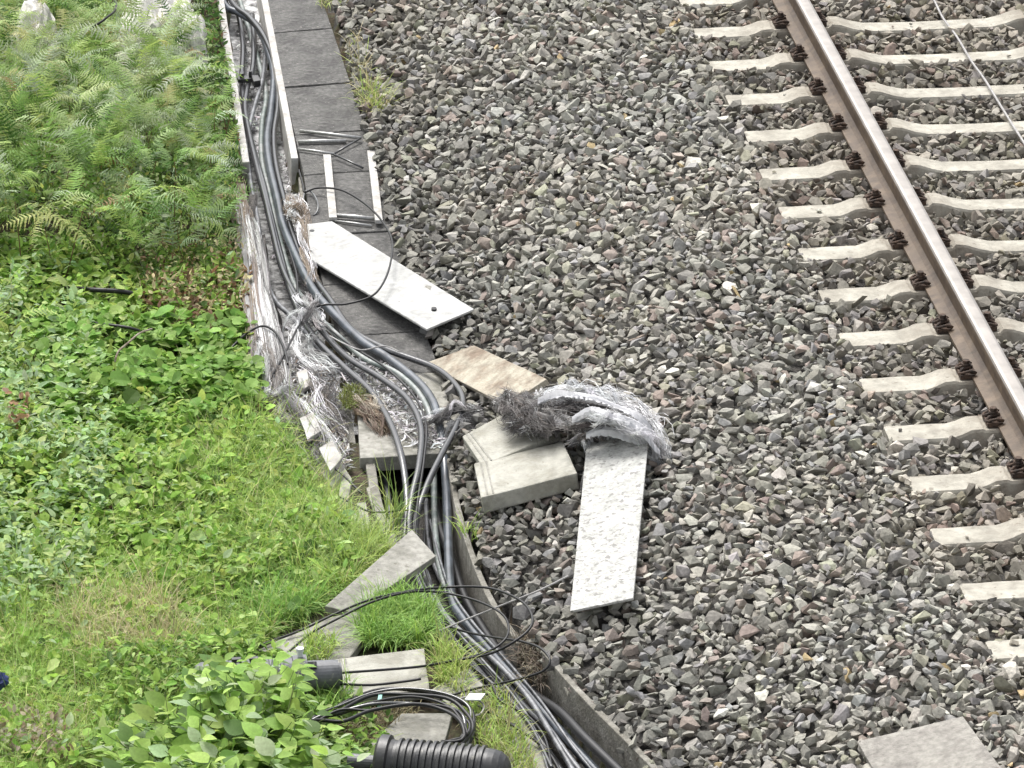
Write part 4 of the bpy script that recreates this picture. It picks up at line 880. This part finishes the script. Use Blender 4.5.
tuft('dry straw clump beside the coil and slab', [(346,716),(400,706),(420,712),(370,745),(340,745)], 800, .05, [(.30,.24,.12),(.2,.16,.09),(.36,.34,.18)], None, base=.0, pts='B', lean=1.4)
tuft('dry brown weeds in the gap between the two trough walls', [(512,640),(535,640),(552,668),(540,690),(525,672)], 380, .10, [(.14,.11,.08),(.30,.25,.18),(.10,.085,.06)], None, base=-.03, pts='B', lean=1.4)
strandthing('fibre_tuft', 'dark matted strands over the debris between grass and broken slab', [
 (([(284,395,.02),(300,415,.04),(318,440,.03),(334,468,.0)], 130, .035, [Dk,(.2,.16,.13),Gy,Wh], [5,4,2,.4]), dict(frizz=.04)), (([(310,372,.0),(322,392,.04),(332,415,.03),(345,440,-.02)], 110, .03, [Dk,(.2,.17,.14),Wh], [5,4,.6]), dict(frizz=.04))])
for cs, lab in [(([q(300,418,.07), q(314,412,.09), q(322,430,.08), q(308,440,.06)]), 'small white flake uppermost in the debris beside the frayed mat'),
 (([q(318,448,.07), q(332,440,.09), q(342,458,.06), q(330,470,.05)]), 'white chipped flake overlapping the debris left of the grey post'),
 (([q(296,372,.03), q(306,368,.05), q(312,384,.03), q(302,390,.02)]), 'pale chip resting between the cables and the frayed mat')]:
    slab('concrete_fragment', cs, .02, M['trough_white'], lab, 'fragment', 'broken concrete by the open trough', bevel=.003, amp=.006, cuts=1)
tuft('long pale grass leaning over the debris at the trough edge', [(286,405),(300,430),(330,480),(350,520),(362,560),(340,560),(310,500),(285,450)], 900, .19, [(.40,.52,.18),YG,(.5,.5,.26),G2], None, base=0, lean=1.3, wid=.6)
tuft('tall fresh grass standing beside the upright splinters', [(350,545),(378,535),(392,560),(372,580),(352,575)], 500, .17, [(.38,.52,.14),YG], None, base=0, lean=1., wid=.6)
# moss and dry roots on the broken slab
ms = thing('moss_clump', 'green moss clump with brown roots hanging over the broken slab', 'moss', q(352,400,.02))
a_ = Acc(); px, py = scatter([(338,396),(352,384),(366,392),(362,408),(345,410)], 600); grass(a_, px, py, .035, [(.20,.24,.05),(.14,.15,.04)], None, 0, .8, 1.2, PP(px, py, B+.05)); a_.build('moss', M['grass'], ms)
a_ = Acc(); bundle(a_, [(352,400,.05),(366,408,.05),(378,424,.03),(384,440,-.01)], 260, .022, [(.30,.22,.14),(.5,.44,.34),(.15,.1,.07)], None, .02); a_.build('roots', M['fibre'], ms)
# ------------------------------------------------------------------ ferns
def frond(length, npin, plen, droop, detail=9, tip_col=None):
    """frond along +y rising; returns V,F(quads), vc"""
    V = []; F = []; VC = []
    def quad(a, b, c, d, s=1.): 
        k = len(V); V.extend([a, b, c, d]); F.append([k, k+1, k+2, k+3]); VC.extend([s*.9, s*.95, s*1.05, s])
    def spine(t): return np.array([0, t*length, droop*(-.0+1.1*t-1.5*t*t)*length])
    for i in range(18):
        a, b = spine(i/18), spine((i+1)/18); w = .003*(1-i/20)
        quad(a-[w,0,0], a+[w,0,0], b+[w,0,0], b-[w,0,0], .8)
    for i in range(npin):
        t = .12+.86*i/npin; c = spine(t); env = math.sin(math.pi*min(1, (t*.85+.13)))**.7*(1-t*.55)
        L_ = plen*env
        for s in (-1, 1):
            L_ = plen*env*random.uniform(.75,1.2); dirv = np.array([s*.94, .34+random.gauss(0,.12), random.gauss(-.04,.12)]); nrm = np.array([0, 1, 0]); prev = c; m_ = max(3, int(detail*env))
            for j in range(m_):
                u0, u1 = j/m_, (j+1)/m_; sag = np.array([0, 0, -.25*L_])
                p0 = c+dirv*L_*u0+sag*u0*u0; p1 = c+dirv*L_*u1+sag*u1*u1
                w = L_*.10*(1-u0)**.7+.001; mid = p0*.35+p1*.65
                for q_ in (-1, 1):
                    quad(p0, p1, mid+nrm*w*q_+dirv*.3*w, p0+nrm*w*.8*q_+dirv*.1*w, random.uniform(.85,1.15))
    return np.array(V), np.array(F), np.array(VC)
FR = [frond(.62, 14, .15, d, 6) for d in (.15,.35,.6,.8,1.0)]
def ferns(acc, px, py, size, cols, w, h=(0,.1), up=(.2,.9), nper=5, detail=None):
    n0 = len(px); p = ground_pts(px, py); p[:, 2] += rng.uniform(*h, n0); p = np.repeat(p, nper, 0); n = len(p); p[:, :2] += rng.normal(0,.03,(n,2))
    C = pick(cols, n, w, .13); yaw_ = rng.uniform(0, 6.283, n); v = rng.integers(0, len(FR), n); rm = rots(yaw_, rng.uniform(*up, n), rng.normal(0, .6, n)); s_ = size*rng.uniform(.7, 1.2, n)
    for k in range(len(FR)):
        s = v == k; f = FR[k]
        if s.any(): acc.add(*instance(f[0], f[1], rm[s], s_[s], p[s], C[s], f[2]))
a_ = Acc()
def patch(s, seed, lo, hi):
    return lambda x, y: smooth((vnoise(x, y*2.2, s, seed)-lo)/(hi-lo))
FREG = [(-60,40),(50,30),(110,60),(170,70),(190,110),(205,200),(212,262),(170,285),(100,262),(40,240),(-60,250)]
Fg = [(.18,.33,.07),(.28,.44,.11),(.36,.49,.22),(.07,.15,.035),(.42,.54,.16),(.36,.24,.10),(.44,.52,.34)]
px, py = scatter(FREG, 300, lambda x, y: patch(.035, 71, .3, .6)(x, y)); ferns(a_, px, py, .55, Fg, [4,5,4,3,3,.3,2], (.0,.4), (-.5,1.25), 3)
px, py = scatter([(-60,80),(180,90),(205,190),(150,220),(-60,200)], 170, lambda x, y: patch(.04, 73, .3, .6)(x, y)); ferns(a_, px, py, .42, [(.42,.50,.24),(.48,.55,.38),(.34,.47,.15),(.48,.46,.2)], [3,3,3,1], (.25,.6), (-.5,1.), 3)
px, py = scatter([(-60,-80),(70,-80),(95,0),(125,75),(60,60),(-60,60)], 110); ferns(a_, px, py, .5, Fg, [4,3,2,3,1,1,1], (.0,.3), (-.2,.9), 4)
px, py = scatter([(-60,130),(210,130),(222,220),(228,275),(170,300),(60,280),(-60,270)], 170, lambda x, y: patch(.04, 77, .35, .6)(x, y)); ferns(a_, px, py, .42, Fg, [4,5,4,3,4,.4,3], (.15,.5), (-.6,1.25), 3)
px, py = scatter([(150,60),(205,70),(222,180),(225,270),(190,260)], 60); ferns(a_, px, py, .34, Fg, [3,4,4,1,3,1,4], (.15,.5), (-.4,.9), 3)
fo = a_.build('bracken', M['fern'], origin=np.zeros(3)); tag(fo, 'dense bracken thicket in the top left corner', 'bracken', kind='stuff')
def fern_thing(label, px, py, size, cols, n=6, h=.25, up=(.1,.5)):
    a_ = Acc(); ferns(a_, np.array([px*1.]), np.array([py*1.]), size, cols, None, (h,h+.01), up, n); o = a_.build('fern', M['fern']); tag(o, label, 'fern', 'ferns at the edge of the bracken')
fern_thing('yellow and orange tinted fern at the top left edge', 50, 92, .5, [(.80,.66,.12),(.72,.45,.12),(.62,.66,.16)], 10, .68, (-.2,.5))
fern_thing('pale yellow green fern with drooping fronds above the ground cover', 52, 280, .55, [(.50,.56,.18),(.42,.50,.18)], 9, .36, (-.5,.2))
fern_thing('small bright yellow green fern at the left edge above the ground cover', 8, 345, .5, [(.40,.50,.12),(.34,.46,.10)], 5, .12, (0,.5))
fern_thing('pale grey green fern against the white trough rim', 200, 222, .4, [(.36,.44,.30),(.3,.4,.22)], 7, .25, (-.2,.3))
# leafy stuff within bracken
a_ = Acc(); px, py = scatter([(-60,-100),(105,-100),(128,40),(160,75),(214,80),(232,220),(238,262),(140,290),(-60,270)], 19000)
leaves(a_, px, py, .40, .034, [(.14,.24,.05),(.24,.36,.08),(.33,.42,.16),(.42,.48,.28),(.44,.46,.12)], [4,4,3,2,1], LEAF, .7, .0)
px, py = scatter([(188,-60),(214,-60),(216,0),(228,80),(240,165),(236,250),(205,250),(200,100)], 3500); leaves(a_, px, py, .18, .035, [(.08,.17,.04),(.14,.26,.07),(.22,.34,.09),BR], [4,4,2,1], LEAF, .7, .0)
px, py = scatter([(130,255),(240,255),(248,330),(150,320)], 1500); leaves(a_, px, py, .2, .03, [BR,ST,(.13,.2,.05)], None, LEAF, .8, .0)
o = a_.build('undergrowth', M['leaf'], origin=np.zeros(3)); tag(o, 'small leaved undergrowth between the bracken fronds', 'undergrowth', kind='stuff')
# stems
a_ = Acc(); 
for i in range(90):
    x_, y_ = random.uniform(-20, 232), random.uniform(60, 290); p = ground_pts(np.array([x_]), np.array([y_]))[0]; d = np.array([random.gauss(0,.25), random.gauss(0,.25), 1])*random.uniform(.25,.5)
    V, F = tube([p, p+d*.5+[random.gauss(0,.02),0,0], p+d], [.004,.003,.002], 5); a_.add(V, np.array([f for f in F if len(f) == 4]), np.repeat(pick([BR,(.1,.12,.04)],1), len(V), 0))
o = a_.build('bracken_stems', M['grass'], origin=np.zeros(3)); tag(o, 'thin dark stems among the bracken', 'stems', kind='stuff')
# ------------------------------------------------------------------ foreground shrub
sb = thing('shrub', 'leafy broadleaf shrub with large ovate leaves at the bottom left', 'shrub', ground_pts(np.array([235.]), np.array([830.]))[0])
a_ = Acc(); base = np.array(sb['_o']); tips = []
for i in range(230):
    tx_, ty_ = random.uniform(95, 375), random.uniform(672, 800)
    ymin = 664 if 195 < tx_ < 292 else (700 if tx_ < 195 else 690+(tx_-300)*.9)
    if tx_ < 195: ymin = 665+(195-tx_)*.75
    if ty_ < ymin: ty_ = ymin+random.uniform(0, 60)
    if i < 75: tx_, ty_ = random.uniform(192, 302), random.uniform(656, 700)
    tip = P(tx_, ty_, B+random.uniform(.30,.62)); mid = (base+tip)/2+[random.gauss(0,.06), random.gauss(0,.06), .08]
    path = catmull([base+[random.gauss(0,.03), random.gauss(0,.03), 0], mid, tip], .03); V, F = tube(path, np.linspace(.004,.0015,len(path)), 6)
    a_.add(V, np.array([f for f in F if len(f) == 4]), np.repeat(pick([(.20,.24,.09),(.17,.28,.08)],1), len(V), 0)); tips.append(path)
a_.build('stems', M['grass'], sb)
a_ = Acc(); L_, R_, S_, C_ = [], [], [], []
for path in tips:
    n = random.randint(7, 9); lp = len(path)
    for k in range(n):
        i = int(lp-1-(k/n)**1.1*lp*.62); p = path[max(0, i)]; ang = k*2.4+random.uniform(-.4,.4); L_.append(p+[math.cos(ang)*.012, math.sin(ang)*.012, 0]); R_.append((ang-math.pi/2, random.uniform(-.35,.8), random.gauss(0,.45))); S_.append(random.uniform(.075,.125)*(1 if k else .6))
L_ = np.array(L_); R_ = np.array(R_); n = len(L_); C_ = pick([(.27,.42,.09),(.34,.52,.12),(.44,.62,.15),(.15,.26,.07),(.42,.53,.30)], n, [4,4,2.5,3,2], .14)
a_.add(*instance(LEAFW[0], LEAFW[1], rots(R_[:,0], R_[:,1], R_[:,2]), np.array(S_), L_, C_, LEAFW[2])); a_.build('foliage', M['leaf'], sb, smoothf=True)
# ------------------------------------------------------------------ odds and ends on the embankment
cable('black_pipe', [(66,288,.03),(95,290,.075),(125,292,.07),(146,298,.03)], .013, M['cable_black'], 'short black pipe lying under the ferns above the ground cover', 'pipe')
cable('black_pipe', [(86,322,.06),(110,325,.09),(130,328,.09),(146,333,.06)], .008, M['cable_black'], 'thin black pipe piece left of the bare twig', 'pipe')
cable('twig', [(115,362,.12),(118,352,.15),(128,343,.16),(140,333,.16),(152,329,.15)], .005, M['wood'], 'bare grey twig curving up out of the ground cover', 'twig')
cable('black_cable', [(88,30,.45),(98,24,.5),(106,18,.52),(116,8,.5),(112,-10,.4)], .007, M['cable_black'], 'black cable arch over the ferns left of the pale rubble', 'cable')
cable('black_cable', [(124,18,.2),(140,18,.3),(155,22,.33),(168,30,.3),(176,40,.2)], .007, M['cable_black'], 'black cable arching across the pale rubble', 'cable')
cable('black_cable', [(180,58,.15),(190,51,.2),(203,46,.18),(219,46,.05)], .007, M['cable_black'], 'black cable running from the ferns to the white trough rim', 'cable')
for (px_, py_, rx, ry, rz, lab) in [(158,14,.2,1.1,.26,'large pale rubble block between ferns at the top edge'),(192,52,.09,.35,.2,'small pale rubble stone against the ferns below the big block'),(34,44,.13,.4,.22,'pale bluish stone showing through ferns at the top left')]:
    bm = bmesh.new(); bmesh.ops.create_icosphere(bm, subdivisions=4, radius=1); from mathutils import noise as mn
    c = P(px_, py_, B+.18); V = [(c[0]+v.co.x*rx*(1+.4*mn.noise(v.co*1.7+Vector((px_,0,0)))+.1*mn.noise(v.co*7)), c[1]+v.co.y*ry*(1+.4*mn.noise(v.co*1.5)), c[2]+v.co.z*rz*(1+.5*mn.noise(v.co*2.5)+.15*mn.noise(v.co*8))) for v in bm.verts]; F = [[v.index for v in f.verts] for f in bm.faces]; bm.free()
    tag(mesh_np('pale_rubble', V, F, M['rock_pale']), lab, 'rubble')
c = ground_pts(np.array([1.]), np.array([712.]))[0]+[0,0,.16]; bm = bmesh.new(); bmesh.ops.create_icosphere(bm, subdivisions=3, radius=1)
V = [(c[0]+v.co.x*.033*(1+.7*mn.noise(v.co*2.5)), c[1]+v.co.y*.04*(1+.5*mn.noise(v.co*3)), c[2]+v.co.z*.035*(1+.8*mn.noise(v.co*3+Vector((3,0,0))))) for v in bm.verts]; F = [[v.index for v in f.verts] for f in bm.faces]; bm.free()
tag(mesh_np('plastic_scrap', V, F, M['blue']), 'crumpled dark blue plastic scrap at the left edge', 'scrap')
# ------------------------------------------------------------------ sleeper labels: which are in view, counted from the top edge
n = 0
vis = []
for k, r in zip(sorted(ks, reverse=True), slp):
    x_, y_ = topx(*[np.array(v) for v in (r.location[0], r.location[1], 0.)])
    if y_ < -25: r['label'] = 'concrete sleeper beyond the photo top edge, only its near face showing'; continue
    vis.append((r, x_, y_))
for i, (r, x_, y_) in enumerate(vis):
    if x_ > 1030: r['label'] = 'concrete sleeper %s beyond the right edge of the photo' % ORD[i]
    else: r['label'] = 'pale concrete sleeper, %s down from the photo top edge along the rail' % ORD[i]
# ------------------------------------------------------------------ light
el, az = R(58), R(-25)      # soft overcast sun, high, from behind right
sd = bpy.data.lights.new('sun', 'SUN'); sd.energy = 1.3; sd.angle = R(20); sd.color = (1, .97, .925); so = bpy.data.objects.new('sun', sd); COL.objects.link(so)
# azimuth measured clockwise from +Y
d = Vector((math.sin(az)*math.cos(el), math.cos(az)*math.cos(el), math.sin(el))); so.rotation_euler = d.to_track_quat('Z', 'Y').to_euler()
wd = bpy.data.worlds.new('World'); sc.world = wd; wd.use_nodes = True; nt = wd.node_tree
bg = nt.nodes['Background']; sk = nt.nodes.new('ShaderNodeTexSky'); sk.sky_type = 'NISHITA'; sk.sun_disc = False; sk.sun_elevation = el; sk.sun_rotation = az; sk.dust_density = 5
hs = nt.nodes.new('ShaderNodeHueSaturation'); hs.inputs['Saturation'].default_value = .22
nt.links.new(sk.outputs[0], hs.inputs['Color']); nt.links.new(hs.outputs[0], bg.inputs['Color']); bg.inputs['Strength'].default_value = .14
sc.view_settings.view_transform = 'Standard'; sc.view_settings.look = 'None'; sc.view_settings.gamma = 1; sc.view_settings.exposure = .92
sc.cycles.max_bounces = 5; sc.cycles.diffuse_bounces = 3; sc.cycles.use_denoising = True; sc.cycles.transparent_max_bounces = 4
for o in bpy.data.objects:
    if '_o' in o: del o['_o']
